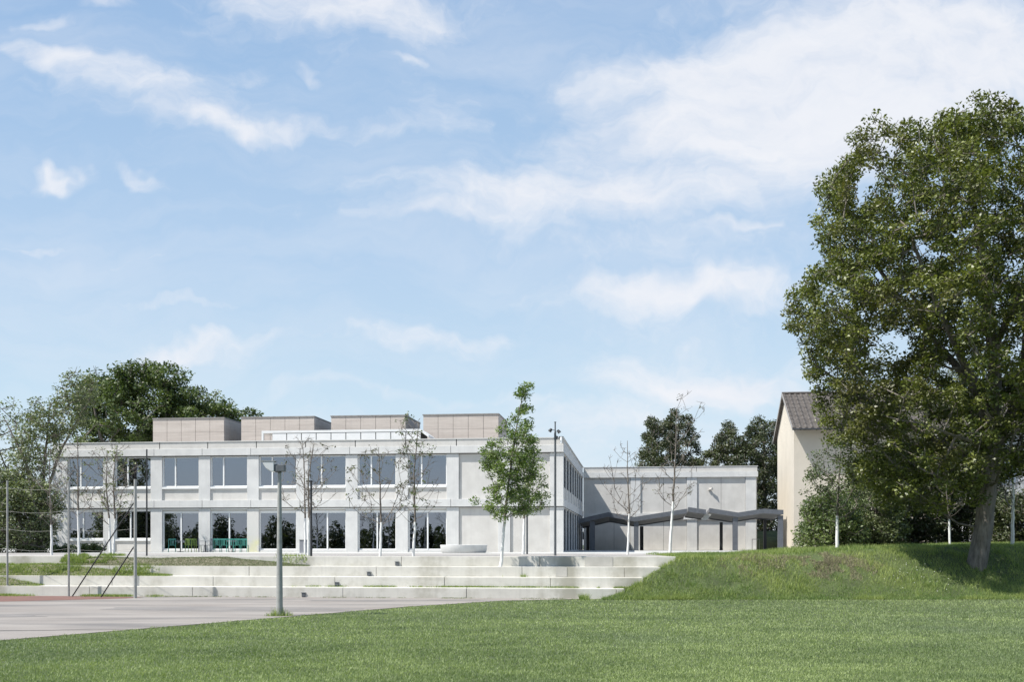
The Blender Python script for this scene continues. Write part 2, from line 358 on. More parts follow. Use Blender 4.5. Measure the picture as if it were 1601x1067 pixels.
# ------------------------------------------------------------------ seating steps
names = ['lowest concrete seating step beside the court', 'second concrete seating step up from the court',
         'third concrete seating step up from the court', 'topmost concrete seating step below the gravel terrace']
for k in range(4):
    rt = tag(empty('seating_step', (0, stepY(0, k), .405*k)), names[k], 'step', 'long concrete seating steps in front of the school')
    rs = random.Random(k+3); x = -60.0; b = MB(); bd = MB()
    xr = [4.35, 5.15, 5.9, 6.6][k]
    cuts = []
    while x < xr:
        ln = rs.uniform(3.8, 6.2); x2 = min(x+ln, xr); cuts.append((x, x2)); x = x2
    for (a, c) in cuts:
        e = rs.uniform(-.008, .008)
        a2, c2 = a+.008, c-.008
        tgt = b
        q = lambda X, off: (X, stepY(X, k)+off-stepY(0, k), 0)
        z0, z1 = (-.15 if k == 0 else -.02), .405
        pts = [q(a2, e), q(c2, e), q(c2, .78 if k < 3 else .5), q(a2, .78 if k < 3 else .5)]
        tgt.prism([(p[0], p[1], z0) for p in pts], (0, 0, z1-z0))
    b.build('concrete_block', M['step'], rt, bevel=.012)
    bb = MB(); pts = [(te0, 1e-3), (xr, 1e-3)]
    bb.prism([(te0, stepY(te0, k)+.05-stepY(0, k), -.01), (xr, stepY(xr, k)+.05-stepY(0, k), -.01), (xr, stepY(xr, k)+.45-stepY(0, k), -.01), (te0, stepY(te0, k)+.45-stepY(0, k), -.01)], (0, 0, .38))
    bb.build('joint_filling', M['joint'], rt)
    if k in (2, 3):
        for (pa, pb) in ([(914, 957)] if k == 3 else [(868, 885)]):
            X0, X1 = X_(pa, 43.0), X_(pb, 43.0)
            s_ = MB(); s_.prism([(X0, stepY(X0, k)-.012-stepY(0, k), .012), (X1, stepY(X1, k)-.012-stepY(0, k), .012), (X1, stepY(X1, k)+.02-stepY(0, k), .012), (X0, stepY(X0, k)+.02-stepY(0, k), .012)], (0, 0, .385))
            s_.build('darker_panel', M['step_dark'], rt)  # darker panel on the top riser, stained one on the third
# small fixtures on the steps
spots = [(475, 929, 0), (527, 912, 1), (577, 897, 2), (621, 882, 3)]
lbl = ['small dark step marker on the lowest concrete step', 'small dark step marker on the second concrete step',
       'small dark step marker on the third concrete step', 'small dark step marker on the topmost concrete step']
for (px, py, k) in spots:
    Y = 43; X = X_(px, Y); Y = stepY(X, k); X = X_(px, Y)
    b = MB(); b.box(-.075, .075, -.05, .0, .0, .15); b.box(-.095, .095, -.07, .002, .15, .17); b.box(-.05, .05, -.058, -.05, .03, .12)
    o = b.build('step_marker', M['post'], loc=(X, Y-.012, .405*k+.02 if k else .03)); tag(o, lbl[k], 'step marker', 'dark markers climbing the seating steps')

# ------------------------------------------------------------------ school: main block
school = tag(empty('school_building', (CX, CY, Z0), ROT), 'two-storey pale concrete school with white pilasters, long window rows and rooftop boxes', 'school building')
def part(mb, name, m, parent=None, bevel=0, label=None):
    o = mb.build(name, m, parent or school, loc=None if parent else (0, 0, -Z0), bevel=bevel)
    if label: o['label'] = label
    return o
LEN = 34.97; PW = .81; OW = 2.57
zb = dict(par=9.05, rec=8.56, ub=8.09, wtop=8.03, wbot=6.03, sill=5.89, mb1=5.085, mb0=4.59)
def pil_x(i):            # i=0 at right corner, going left
    if i == 0: return -.90, 0.0
    x1 = -(.9+OW)-(i-1)*(PW+OW); return (x1-PW if i < 10 else -LEN), x1
# pilasters
for i in range(11):
    a, c = pil_x(i)
    for j, (z0, z1) in enumerate(((Z0, zb['mb0']), (zb['mb1'], zb['ub']))):
        b = MB(); xa, xc = a, c
        if i == 0: xc = -.012
        if i == 10: xa = a+.012
        b.box(xa, xc, .10, .62, z0-(.1 if j == 0 else 0), z1-.045)
        part(b, 'pilaster', M['yellow'] if (i == 6 and j == 0) else M['conc'], bevel=.012)
# bands
for (z0, z1, nm) in ((zb['mb0'], zb['mb1'], 'floor_band'), (zb['ub'], zb['rec'], 'roof_band')):
    b = MB()
    cuts = [0.0]+[-(i*(PW+OW)+PW*.75) for i in range(1, 10)]+[-LEN]
    for i in range(10):
        b.box(cuts[i+1]+.012, cuts[i]-(.012 if i else 0), 0, .6, z0, z1)
    part(b, nm, M['conc'], bevel=.01)
b = MB()
for i in range(10):
    a, c = -((i+1)*(PW+OW)+PW*.3), -(i*(PW+OW)+PW*.3)
    if i == 0: c = 0
    if i == 9: a = -LEN
    b.box(a+.03, c-(.03 if i else 0), .06, .4, zb['rec'], zb['par']-.05)
part(b, 'parapet', M['panel'])
b = MB(); b.box(-LEN-.02, .02, .02, .45, zb['par']-.05, zb['par']); b.box(-.43, .02, .45, 26.7, zb['par']-.05, zb['par']); b.box(-LEN-.02, -LEN+.43, .45, 26.7, zb['par']-.05, zb['par'])
part(b, 'coping', M['conc'])
b = MB()
for z0, z1 in ((zb['mb0']+.02, zb['mb1']-.02), (zb['ub']+.02, zb['par']-.06)): b.box(-LEN+.1, -.1, .12, .5, z0, z1)
part(b, 'joint_backing', M['joint'])
b = MB(); b.box(-LEN+.1, -.1, .16, .30, zb['mb0']-.05, zb['mb0']-.001); part(b, 'painted_shadow_strip', M['joint'])  # near-black strip stands in for the shadow line under the floor band
b = MB(); b.box(-LEN+.1, -.1, .16, .30, zb['ub']-.05, zb['ub']-.001); part(b, 'painted_shadow_strip', M['joint'])  # same painted-in shadow line under the roof band
# windows
def make_window(z0, z1, split, lower):
    b = MB(); f = .065; y0, y1 = .27, .35; w_ = OW
    b.box(0, w_, y0, y1, z1-f*(2.2 if lower else 1), z1); b.box(0, w_, y0, y1, z0, z0+f*1.2)
    zt, zbm = z1-f*(2.2 if lower else 1), z0+f*1.2
    b.box(0, f*1.3, y0, y1, zbm, zt); b.box(w_-f, w_, y0, y1, zbm, zt)
    xm = w_*split; b.box(xm-.045, xm+.045, y0-.03, y1, zbm, zt)
    return b, (f*1.3, xm-.045, xm+.045, w_-f, zbm, zt)
protos = {}
def add_window(i, lower, sill_lower=False):
    a, c = pil_x(i+1)[1], pil_x(i)[0]
    z0, z1, sp = (1.76, 4.36, .5) if lower else (zb['wbot']-.04, zb['wtop'], .345)
    if sill_lower: z0 = 2.48; z1 = 4.50; sp = .42
    key = (lower, sill_lower)
    if key not in protos:
        b, q = make_window(z0, z1, sp, lower)
        wo_ = b.build('window', M['white'], school, loc=(a, 0, -Z0)); protos[key] = wo_
        for (u0, u1) in ((q[0], q[1]), (q[2], q[3])):
            p_ = MB(); p_.box(u0, u1, .305, .32, q[4], q[5]); p_.build('pane', M['glass'], wo_)
        s_ = MB()
        if lower and not sill_lower:
            s_.box(-.0, OW, .16, .27, z0-.12, z0)
        else:
            s_.box(.004, OW-.004, .10, .34, z0-.13, z0-.0)
        s_.build('sill', M['white'] if not (lower and not sill_lower) else M['conc'], wo_, bevel=.008)
        if lower:
            s_ = MB(); s_.box(.0, OW, .17, .26, z1+.10, z1+.18) if not sill_lower else s_.box(0, OW, .17, .26, z1+.02, z1+.06); s_.build('blind_box', M['white'], wo_)
    else:
        c_ = copy_tree(protos[key], school); c_.location.x = a
bays_side = []
for i in range(2, 10):
    add_window(i, False)
    add_window(i, True, sill_lower=(i >= 8))
# spandrels, lintels, blank panels
for i in range(10):
    a, c = pil_x(i+1)[1], pil_x(i)[0]
    if i >= 2:
        b = MB(); b.box(a, c, .20, .5, zb['mb1'], zb['wbot']-.165); part(b, 'spandrel', M['panel'])
        b = MB(); b.box(a, c, .272, .5, (4.36 if i < 8 else 4.50), zb['mb0']); part(b, 'lintel', M['frame']); b = MB(); b.box(a, c, .272, .5, zb['wtop'], zb['ub']); part(b, 'lintel', M['frame'])
        if i >= 8:
            b = MB(); b.box(a, c, .18, .5, Z0-.1, 2.35); part(b, 'apron_wall', M['panel'])
        else:
            b = MB(); b.box(a, c, .14, .5, Z0-.1, 1.64); part(b, 'threshold', M['conc'])
    else:
        for z0, z1 in ((Z0-.1, zb['mb0']), (zb['mb1'], zb['ub'])):
            b = MB(); b.box(a+.012, c-.012, .21, .5, z0, z1); part(b, 'wall_panel', M['panel'])
            b = MB(); b.box(a, c, .26, .55, z0, z1); part(b, 'joint_backing', M['joint'])
# roof slab, floors, inner and outer walls
b = MB(); b.box(-LEN+.3, -.5, .5, 26.7, 8.35, 8.6); part(b, 'roof_deck', M['gravel'])
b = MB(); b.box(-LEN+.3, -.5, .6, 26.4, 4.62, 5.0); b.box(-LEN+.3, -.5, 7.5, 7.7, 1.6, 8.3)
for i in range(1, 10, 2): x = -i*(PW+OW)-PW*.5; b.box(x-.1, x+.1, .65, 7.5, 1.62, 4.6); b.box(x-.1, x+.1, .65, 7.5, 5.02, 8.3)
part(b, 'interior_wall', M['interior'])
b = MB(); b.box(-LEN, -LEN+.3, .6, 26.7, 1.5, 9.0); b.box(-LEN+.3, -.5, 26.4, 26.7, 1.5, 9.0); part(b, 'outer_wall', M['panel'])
# side facade (faces right)
b = MB(); nb = 8; pit = 26.7/nb
b.box(-.5, 0, .6, 26.7, zb['mb0'], zb['mb1']); b.box(-.5, 0, .6, 26.7, zb['ub'], zb['rec']); b.box(-.4, -.06, .4, 26.7, zb['rec'], zb['par']-.05)
part(b, 'side_band', M['conc'])
for i in range(nb+1):
    y = .62+i*(26.08-.3)/nb
    for z0, z1 in ((Z0-.1, zb['mb0']), (zb['mb1'], zb['ub'])):
        b = MB(); b.box(-.6, -.05, y-.0, y+.42, z0, z1); part(b, 'side_pier', M['conc'])
    if i < nb:
        y0, y1 = y+.42, y+(26.08-.3)/nb
        for z0, z1 in ((Z0+.05, 4.5), (5.9, 8.03)):
            f_ = MB(); f_.box(-.20, -.13, y0, y0+.06, z0, z1); f_.box(-.20, -.13, y1-.06, y1, z0, z1)
            f_.box(-.20, -.13, y0+.06, y1-.06, z1-.06, z1); f_.box(-.20, -.13, y0+.06, y1-.06, z0, z0+.06)
            ym = y0+(y1-y0)*.4; f_.box(-.22, -.10, ym-.04, ym+.04, z0+.06, z1-.06)
            wn_ = part(f_, 'window', M['dark'])
            p_ = MB(); p_.box(-.17, -.155, y0+.06, ym-.04, z0+.06, z1-.06); p_.build('pane', M['glass'], wn_)
            p_ = MB(); p_.box(-.17, -.155, ym+.04, y1-.06, z0+.06, z1-.06); p_.build('pane', M['glass'], wn_)
        b = MB(); b.box(-.3, -.11, y0, y1, zb['mb1'], 5.9); part(b, 'spandrel', M['panel'])
        b = MB(); b.box(-.3, -.11, y0, y1, 8.03, zb['ub']); part(b, 'lintel', M['frame'])
        b = MB(); b.box(-.3, -.11, y0, y1, 4.5, zb['mb0']); part(b, 'lintel', M['frame'])
        b = MB(); b.box(-.3, -.08, y0, y1, Z0-.1, Z0+.05); part(b, 'threshold', M['conc'])
# ------------------------------------------------------------------ rooftop boxes
def lxz(px, py, y):  # local x and z of a pixel on local plane y
    x = lx(px, y); Yw = CY-x*sr_+y*cr_; return x, Z_(py, Yw)
rbox_l = ['leftmost box', 'second box from the left', 'third box from the left', 'rightmost box']
YB = 9.0
for i, (p0, p1, pt) in enumerate(((239, 350.5, 654), (377, 491.5, 652), (517.5, 634, 650.5), (661.5, 779.5, 648))):
    x0 = lx(p0, YB); x1 = lx(p1, YB); z1 = 11.72; z0 = 8.6; D = 5.4
    b = MB(); npn = 5; pw = (x1-x0)/npn
    b.box(x0+.03, x1-.03, YB+.03, YB+D, z0, z1-.02, 1)
    zz = z0+(z1-z0)*.66
    for j in range(npn):
        b.box(x0+j*pw+.012, x0+(j+1)*pw-.012, YB, YB+.03, z0, zz-.006, 0); b.box(x0+j*pw+.012, x0+(j+1)*pw-.012, YB, YB+.03, zz+.006, z1-.02, 0)
    for j in range(5):
        yy = YB+.03+j*(D-.03)/5; b.box(x1-.03, x1, yy+.012, yy+(D-.03)/5-.012, z0, z1-.02, 0)
    bx = part(b, 'roof_box', [M['board'], M['joint']]); bx['label'] = 'boarded rooftop %s above the window row' % rbox_l[i]
    b = MB(); b.box(x0-.04, x1+.04, YB-.05, YB+D+.05, z1-.02, z1+.05); b.build('flashing', M['fascia'], bx)
# long low rooflight structure
YL = 4.0
xa, xb2 = lx(409, YL), lx(668, YL); b = MB(); zt = Z_(674.2, CY-xa*sr_+YL*cr_)
b.box(xa, xb2-.5, YL, YL+2.6, zt-.17, zt); b.box(xa, xa+.14, YL, YL+.14, 8.6, zt-.17); b.box(xa, xa+.14, YL+2.4, YL+2.6, 8.6, zt-.17)
b.prism([(xb2-.5, YL, zt), (xb2+.1, YL, zt-.42), (xb2+.1, YL, zt-.6), (xb2-.5, YL, zt-.17)], (0, 2.6, 0))
rl = part(b, 'roof_light', M['white'])
b = MB(); n = 10; wd = (xb2-xa-1.2)/n
for j in range(n): b.box(xa+.75+j*wd+.03, xa+.75+(j+1)*wd-.03, YL+.02, YL+.07, 8.6, zt-.2)
b.build('cladding', M['white'], rl)
b = MB(); b.box(xa+.75, xb2-.45, YL+.08, YL+2.3, 8.6, zt-.19); b.build('backing', M['joint'], rl)

# ------------------------------------------------------------------ right wing
wing = tag(empty('school_wing', W(0, 26.7, Z0), ROT), 'set-back windowless concrete wing of the school behind the dark canopy', 'school wing')
def wpart(mb, name, m, bevel=0): return mb.build(name, m, wing, loc=(0, 0, -Z0), bevel=bevel)
WL = 15.3
pxs = [(985.8, 1001.6), (1074, 1090), (1166, 1182.5)]
def wl(px): return lx(px, 26.7)
for (a, c) in pxs:
    for z0, z1 in ((Z0-.1, 4.33), (4.88, zb['ub'])):
        b = MB(); b.box(wl(a), wl(c), .10, .5, z0, z1); wpart(b, 'pilaster', M['conc'], .012)
for nm, z0, z1 in (('floor_band', 4.33, 4.88), ('roof_band', zb['ub'], zb['rec'])):
    b = MB(); cs = [0.0, wl(994), wl(1082), WL+.05]
    for i in range(3): b.box(cs[i]+.012, cs[i+1]-.012, 0, .5, z0, z1)
    b.box(0.03, WL-.1, .06, .45, z0+.01, z1-.01, 1); wpart(b, nm, [M['conc'], M['joint']])
b = MB(); cs = [0.0, wl(999), wl(1089), WL]
for i in range(3): b.box(cs[i]+.02, cs[i+1]-.02, .06, .4, zb['rec'], zb['par']-.05)
b.box(0.03, WL-.1, .1, .35, zb['rec']+.01, zb['par']-.06, 1); wpart(b, 'parapet', [M['panel'], M['joint']])
b = MB(); b.box(0, WL+.05, .02, .45, zb['par']-.05, zb['par']); wpart(b, 'coping', M['conc'])
segs = [(0.0, wl(960), wl(985.8)), (wl(1001.6), wl(1037.6), wl(1074)), (wl(1090), wl(1127.7), wl(1166))]
for (a, m_, c) in segs:
    for z0, z1 in ((Z0-.1, 4.33), (4.88, zb['ub'])):
        b = MB(); b.box(a+.02, m_-.012, .2, .4, z0, z1); b.box(m_+.012, c-.02, .2, .4, z0, z1); b.box(a, c, .25, .45, z0, z1, 1); wpart(b, 'wall_panel', [M['panel'], M['joint']])
b = MB(); b.box(0, WL, .5, 14, 1.5, 8.9); wpart(b, 'outer_wall', M['panel'])
# door leaf outline under the canopy and a small handrail
b = MB(); x0, x1 = wl(1094), wl(1149); b.box(x0, x1, .165, .2, Z0, 4.15); wpart(b, 'door', M['panel'])
Yh = 25.2; xh0, xh1 = lx(1176, Yh), lx(1182, Yh)
o = empty('handrail', W(xh0, Yh, Z0), ROT); tag(o, 'thin steel handrail hoop by the right corner of the wing', 'handrail')
b = MB(); b.tube((0, 0, 0), (0, 0, .95), .022); b.build('post', M['galv'], o); b = MB(); b.tube((.6, 0, 0), (.6, 0, .95), .022); b.build('post', M['galv'], o)
b = MB(); b.tube((-.02, 0, .95), (.62, 0, .95), .025); b.build('rail', M['galv'], o)
# wall lamp on the wing, upper storey
o = empty('wall_lamp', W(wl(1109), 26.82, 7.0), ROT); tag(o, 'small white wall lamp on the upper panel of the wing', 'wall lamp')
b = MB(); b.box(-.09, .09, -.08, .07, -.11, .11); b.build('housing', M['frame'], o, bevel=.02)
b = MB(); b.tube((.02, -.08, 0), (.24, -.26, .04), .08, .12, 14); b.build('shade', M['frame'], o)

# ------------------------------------------------------------------ canopy
YF, DEP = 18.9, 4.2
can = tag(empty('canopy', W(lx(985, YF), YF, Z0), ROT), 'dark grey folded steel canopy zigzagging on posts between the wing and the tall house', 'canopy')
ox = lx(985, YF)
def cpt(px, py): x, z = lxz(px, py, YF); return x-ox, z-Z0
def roofpiece(pts, nm='roof_panel', th=.37, y0=0, d=6.0, dr=.3):
    top = [cpt(*p) for p in pts]
    for j in range(len(top)-1):
        (xa_, za_), (xc_, zc_) = top[j], top[j+1]
        b = MB(); b.prism([(xa_, y0, za_-th), (xc_, y0, zc_-th), (xc_, y0, zc_), (xa_, y0, za_)], (0, .14, 0)); b.build('fascia', M['dark'], can)
        b = MB(); b.prism([(xa_, y0+.14, za_-.3), (xc_, y0+.14, zc_-.3), (xc_, y0+.14, zc_-.04), (xa_, y0+.14, za_-.04)], (0, d-.28, -dr)); b.build(nm, M['soffit'], can)
        b = MB(); b.prism([(xa_, y0+d-.14, za_-.4-dr), (xc_, y0+d-.14, zc_-.4-dr), (xc_, y0+d-.14, zc_-dr), (xa_, y0+d-.14, za_-dr)], (0, .14, 0)); b.build('fascia', M['dark'], can)
roofpiece([(905.5, 812), (951, 801.5), (992, 809), (1074, 796)])
roofpiece([(1076, 793.5), (1104, 797.5)]); roofpiece([(1109, 795), (1154, 802), (1194, 796), (1225, 798)])
def cpost(px0, px1, ytop, y0=0, m='dark'):
    x0, _ = lxz(px0, 800, YF); x1, _ = lxz(px1, 800, YF); _, z = lxz(px0, ytop, YF)
    b = MB(); b.box(x0-ox, x1-ox, y0+.02, y0+.02+(x1-x0), 0, z-Z0-.0); b.build('post', M[m], can)
cpost(991, 998.5, 817, .13); cpost(1146, 1154, 810, .13); cpost(1217, 1225, 806.5, .13); cpost(922, 930, 815.5, .13)
cpost(1001, 1007, 822, 5.5, 'black'); cpost(1134, 1139, 815, 5.5, 'black'); cpost(1207, 1212, 812, 5.5, 'black'); cpost(912, 917, 822, 5.5, 'black')
# gutter end between the two roof halves
(xg, zg), (xg2, zg2) = cpt(1111, 804), cpt(1101, 814)
b = MB(); b.prism([(xg-.45, .3, zg), (xg+.12, .3, zg), (xg2+.22, .3, zg2), (xg2-.2, .3, zg2)], (0, .35, 0)); b.build('gutter', M['galv'], can)

# ------------------------------------------------------------------ tall house
HX, HY, GD, HLn = 18.05, 24.2, 10.4, 22.0
ze, zr = 11.9, 15.7
house = tag(empty('gabled_house', W(HX, HY, Z0), ROT), 'tall cream rendered house with brown ribbed tile roof behind the big tree', 'house')
b = MB()
b.prism([(0, 0, -.3), (0, GD, -.3), (0, GD, ze-Z0+.5), (0, GD/2, zr-Z0-.28), (0, 0, ze-Z0+.5)], (HLn, 0, 0))
b.build('wall', M['render'], house)
b = MB(); ov = 1.15; sl_ = (zr-ze)/(GD/2+ov); vo = .28
n = 46; th = .10
for side in (0, 1):
    def pt(x, t, up):   # t 0 ridge .. 1 eave
        yy = GD/2+(-1 if side == 0 else 1)*t*(GD/2+ov); return (x, yy, zr-Z0-t*(zr-ze)+up)
    b.face([pt(-vo, 0, 0), pt(-vo, 1, 0), pt(HLn+vo, 1, 0), pt(HLn+vo, 0, 0)])
    b.face([pt(-vo, 0, -.14), pt(-vo, 1, -.14), pt(HLn+vo, 1, -.14), pt(HLn+vo, 0, -.14)])
    b.face([pt(-vo, 1, -.14), pt(-vo, 1, 0), pt(HLn+vo, 1, 0), pt(HLn+vo, 1, -.14)])
    for k in range(n):
        x = -vo+.05+k*(HLn+2*vo)/n
        for q in range(9):
            t0, t1 = q/9+.004, (q+1)/9
            b.face([pt(x, t0, .03), pt(x, t1, .065), pt(x+.11, t1, .13), pt(x+.11, t0, .09)])
            b.face([pt(x+.11, t0, .09), pt(x+.11, t1, .13), pt(x+.24, t1, .065), pt(x+.24, t0, .03)])
            b.face([pt(x, t1, .0), pt(x, t1, .065), pt(x+.11, t1, .13), pt(x+.24, t1, .065), pt(x+.24, t1, 0)])
rf = b.build('roof', M['tile'], house)
b = MB(); b.tube((-vo-.02, GD/2, zr-Z0+.06), (HLn+vo, GD/2, zr-Z0+.06), .12, n=8); b.build('ridge_tile', M['tile'], rf)
b = MB()
for s_ in (0, 1):
    y1 = -ov if s_ == 0 else GD+ov
    b.prism([(-vo-.03, GD/2, zr-Z0+.12), (-vo-.03, y1, ze-Z0+.12), (-vo-.03, y1, ze-Z0-.16), (-vo-.03, GD/2, zr-Z0-.18)], (.04, 0, 0))
b.build('verge_board', M['fascia'], rf)
b = MB(); b.tube((-vo, -ov-.07, ze-Z0-.08), (HLn+vo, -ov-.07, ze-Z0-.08), .075, n=8); b.build('gutter', M['black'], rf)
for (z_, x_) in ((3, 9), (6, 9), (3, 15), (6, 15)):
    f_ = MB(); f_.box(x_, x_+1.3, -.04, .02, z_, z_+1.5); wn_ = f_.build('window', M['white'], house)
    p_ = MB(); p_.box(x_+.08, x_+.6, -.055, -.042, z_+.08, z_+1.42); p_.box(x_+.68, x_+1.22, -.055, -.042, z_+.08, z_+1.42); p_.build('pane', M['glass'], wn_)
# distant grey house at the right edge
gh = tag(empty('grey_house', (34.5, 78, 1.6)), 'pale grey rendered building with dark windows seen right of the big trunk', 'house')
b = MB(); b.box(0, 16, 0, 9, -.3, 9.0); b.build('wall', M['rendwhite'], gh)
b = MB(); b.box(-.6, 16.6, -.8, 9.6, 9.0, 9.35); b.build('roof', M['fascia'], gh)
for z_ in (.9, 4.8):
    for j in range(6):
        x_ = .9+j*2.6; f_ = MB(); f_.box(x_, x_+1.9, -.05, .03, z_, z_+1.45); wn_ = f_.build('window', M['fascia'], gh)
        p_ = MB(); p_.box(x_+.07, x_+1.83, -.065, -.052, z_+.07, z_+1.38); p_.build('pane', M['glass'], wn_)
b = MB(); b.box(0, 16, -1.4, 0, 3.9, 4.05); [b.box(.1*j*2, .1*j*2+.03, -1.38, -1.34, 4.05, 4.95) for j in range(80)]; b.box(0, 16, -1.4, -1.34, 4.95, 5.0)
b.build('balcony', M['galv'], gh)
fe = tag(empty('garden_fence', (27.5, 59, 1.7)), 'grey mesh garden fence at the right edge behind the thin trunk', 'fence')
b = MB()
for j in range(60): b.box(j*.16, j*.16+.012, -.006, .006, 0, 1.6)
for j in range(9): b.box(0, 9.6, -.009, .003, .1+j*.18, .112+j*.18)
b.build('mesh_panel', M['galv'], fe)
for j in range(5): b = MB(); b.tube((j*2.4, 0.03, -.2), (j*2.4, .03, 1.7), .03, n=8); b.build('post', M['galv'], fe)

# ------------------------------------------------------------------ lamp post, poles
lp = P(437, 965, 31.1); lp.z = 0
lamp = tag(empty('street_lamp', lp), 'grey tapered lamp post with clear bowl head at the lawn edge', 'street lamp')
b = MB(); Hh = Z_(737, 31.1); b.tube((0, 0, -.1), (0, 0, .9), .098, .092, 20); b.tube((0, 0, .9), (0, 0, Hh), .092, .052, 20); b.build('pole', M['galv'], lamp, smooth=False)
b = MB(); b.box(-.08, .17, -.13, .13, Hh-.02, Hh+.18); b.box(-.12, .02, -.12, .12, Hh-.04, Hh+.2); hd = b.build('lamp_housing', M['post'], lamp, bevel=.015)
b = MB(); b.tube((0, 0, Hh-.06), (0, 0, Hh), .06, .06, 16); b.build('collar', M['post'], hd)
b = MB(); zt = Hh+.27
b.prism([(-.47, -.15, zt-.05), (-.46, -.15, zt-.0), (-.13, -.15, zt-.0), (-.13, -.15, zt-.30), (-.22, -.15, zt-.30), (-.36, -.15, zt-.21)], (0, .30, 0))
b.build('lamp_bowl', M['lens'], lamp, bevel=.02)
b = MB(); b.box(-.52, -.1, -.16, .16, zt-.0, zt+.02); b.build('lamp_cap', M['galv'], lamp)

def mast(px, ybase, ytop, wpx, name, label, Y=None, m='post', extra=None):
    Y = Y or .5*F/(ybase-PY); base = Vector((X_(px, Y), Y, Z0)); h = Z_(ytop, Y)-Z0; r = wpx/2/F*Y
    o = tag(empty(name, base), label, 'pole' if name != 'light_mast' else 'light mast')
    b = MB(); b.tube((0, 0, -.05), (0, 0, h), r, r*.85, 14); b.build('pole', M[m], o)
    return o, h, r, Y
o, h, r, Y = mast(868, 869.5, 676, 4.0, 'light_mast', 'tall dark light mast with spotlights near the building corner', Y=47)
b = MB(); b.tube((0, 0, h), (0, 0, Z_(661, Y)-Z0), .032, .03, 10); b.tube((0, 0, Z_(661, Y)-Z0), (0, 0, Z_(660, Y)-Z0), .05, .05, 10); b.build('pole_tip', M['post'], o)
for (dx, zy, d) in ((-.2, 673, -1), (.14, 675, 1)):
    z = Z_(zy, Y)-Z0
    b = MB(); b.tube((0, 0, z), (dx*.75, -.02, z), .016); hd = b.build('bracket', M['post'], o)
    b = MB(); b.tube((dx-.03*d, -.08, z+.05), (dx+.05*d, -.1, z-.07), .05, .085, 12); b.build('spotlight', M['black'], o)
mast(229.5, 871, 703, 2.6, 'slim_pole', 'slim dark pole in front of the left window bays', Y=45.5, m='black')
mast(824, 866.5, 748, 3.2, 'slim_pole', 'slim dark pole beside the leafy young trees', Y=54, m='post')
o, h, r, Y = mast(486.5, 872, 753, 3.6, 'tree_stake', 'square-topped dark stake tied to the young tree in mid terrace', Y=44.6, m='black'); o['category'] = 'tree stake'
b = MB(); b.box(-.2, .05, -.05, .05, h-.04, h+.03); b.build('tie_bar', M['black'], o)
# corner floodlight and camera on the parapet
o = tag(empty('security_camera', W(-.12, -.05, 9.0), ROT), 'white tube camera with dark floodlight on the school roof corner', 'security camera')
b = MB(); b.box(-.16, .12, -.25, .2, .02, .07); b.build('mount', M['post'], o)
b = MB(); b.tube((.0, -.2, .02), (-.02, -.26, -.4), .075, .075, 14); b.build('camera_body', M['white'], o)
b = MB(); b.box(-.42, -.2, -.42, -.3, -.25, -.02, M=Matrix.Rotation(.35, 4, 'Y')); b.tube((-.2, -.3, -.05), (-.05, 0, .04), .02); b.build('floodlight', M['black'], o)

# ball-stop fence
bf = tag(empty('ball_stop_fence', (X_(211.5, 41.4), 41.4, 0)), 'galvanised ball stop posts with wires and two slanting braces left of the court', 'fence')
bl = Vector(bf.location)
def fpost(px, yb, yt, Y, r, nm='post'):
    b = MB(); b.tube(Vector((X_(px, Y), Y, -.05))-bl, Vector((X_(px, Y), Y, Z_(yt, Y)))-bl, r, r*.9, 12); b.build(nm, M['galv'], bf)
FY = [43.6, 42.6, 41.3]
fpost(11.5, 933, 752, FY[0], .042); fpost(107.5, 935, 752, FY[1], .042); fpost(211.5, 937, 750, FY[2], .062)
for (pt, pb) in (((209, 787), (112.5, 936)), ((209, 856), (157.5, 936))):
    b = MB(); Yb = FY[2]+(211.5-pb[0])/(211.5-107.5)*(FY[1]-FY[2]); a_ = P(pt[0], pt[1], FY[2]); c_ = P(pb[0], pb[1], Yb); c_.z = .0
    b.tube(a_-bl, c_-bl, .026, n=8); b.build('brace', M['black'], bf)
for zz in (4.45, 3.5, 2.75, 1.95):
    pts = [Vector((X_(px, Y), Y, zz)) for px, Y in zip((11.5, 107.5, 211.5), FY)]; pts = [pts[0]+(pts[0]-pts[1])*2]+pts
    b = MB()
    for k in range(3):
        A, B = pts[k], pts[k+1]; prev = A
        for q in range(1, 9):
            t = q/8; c = A.lerp(B, t)-Vector((0, 0, .10*4*t*(1-t))); b.tube(prev-bl, c-bl, .0055, n=4); prev = c
    b.build('wire', M['galv'], bf)

# ------------------------------------------------------------------ round bench, bin, furniture
rbp = Vector((X_(725, 63.5), 63.5, Z0)); rb = tag(empty('round_bench', rbp), 'low round pale concrete bench basin before the blank wall bay', 'bench')
b = MB(); b.lathe([(1.30, 0), (1.36, .06), (1.41, .40), (1.42, .46), (1.40, .475), (1.0, .475), (.98, .46), (.97, .0)], n=64); b.build('basin', M['conc'], rb, smooth=True)
e = rb.children[0].modifiers.new('e', 'EDGE_SPLIT'); e.split_angle = R(40)
b = MB(); b.lathe([(.97, .2), (.0, .22)], n=48); b.build('filling', M['gravel'], rb)
bn = tag(empty('litter_bin', (X_(475, 56), 56, Z0)), 'grey metal litter bin on a pale slab beside the central pilaster', 'litter bin')
b = MB(); b.box(-.38, .38, -.3, .3, 0, .05); b.build('base_slab', M['white'], bn); b = MB(); b.box(-.2, .2, -.18, .18, .05, .72); b.build('bin_body', M['grey'], bn, bevel=.02)
b = MB(); b.box(-.22, .22, -.2, .2, .72, .76); b.build('lid', M['galv'], bn, bevel=.01)

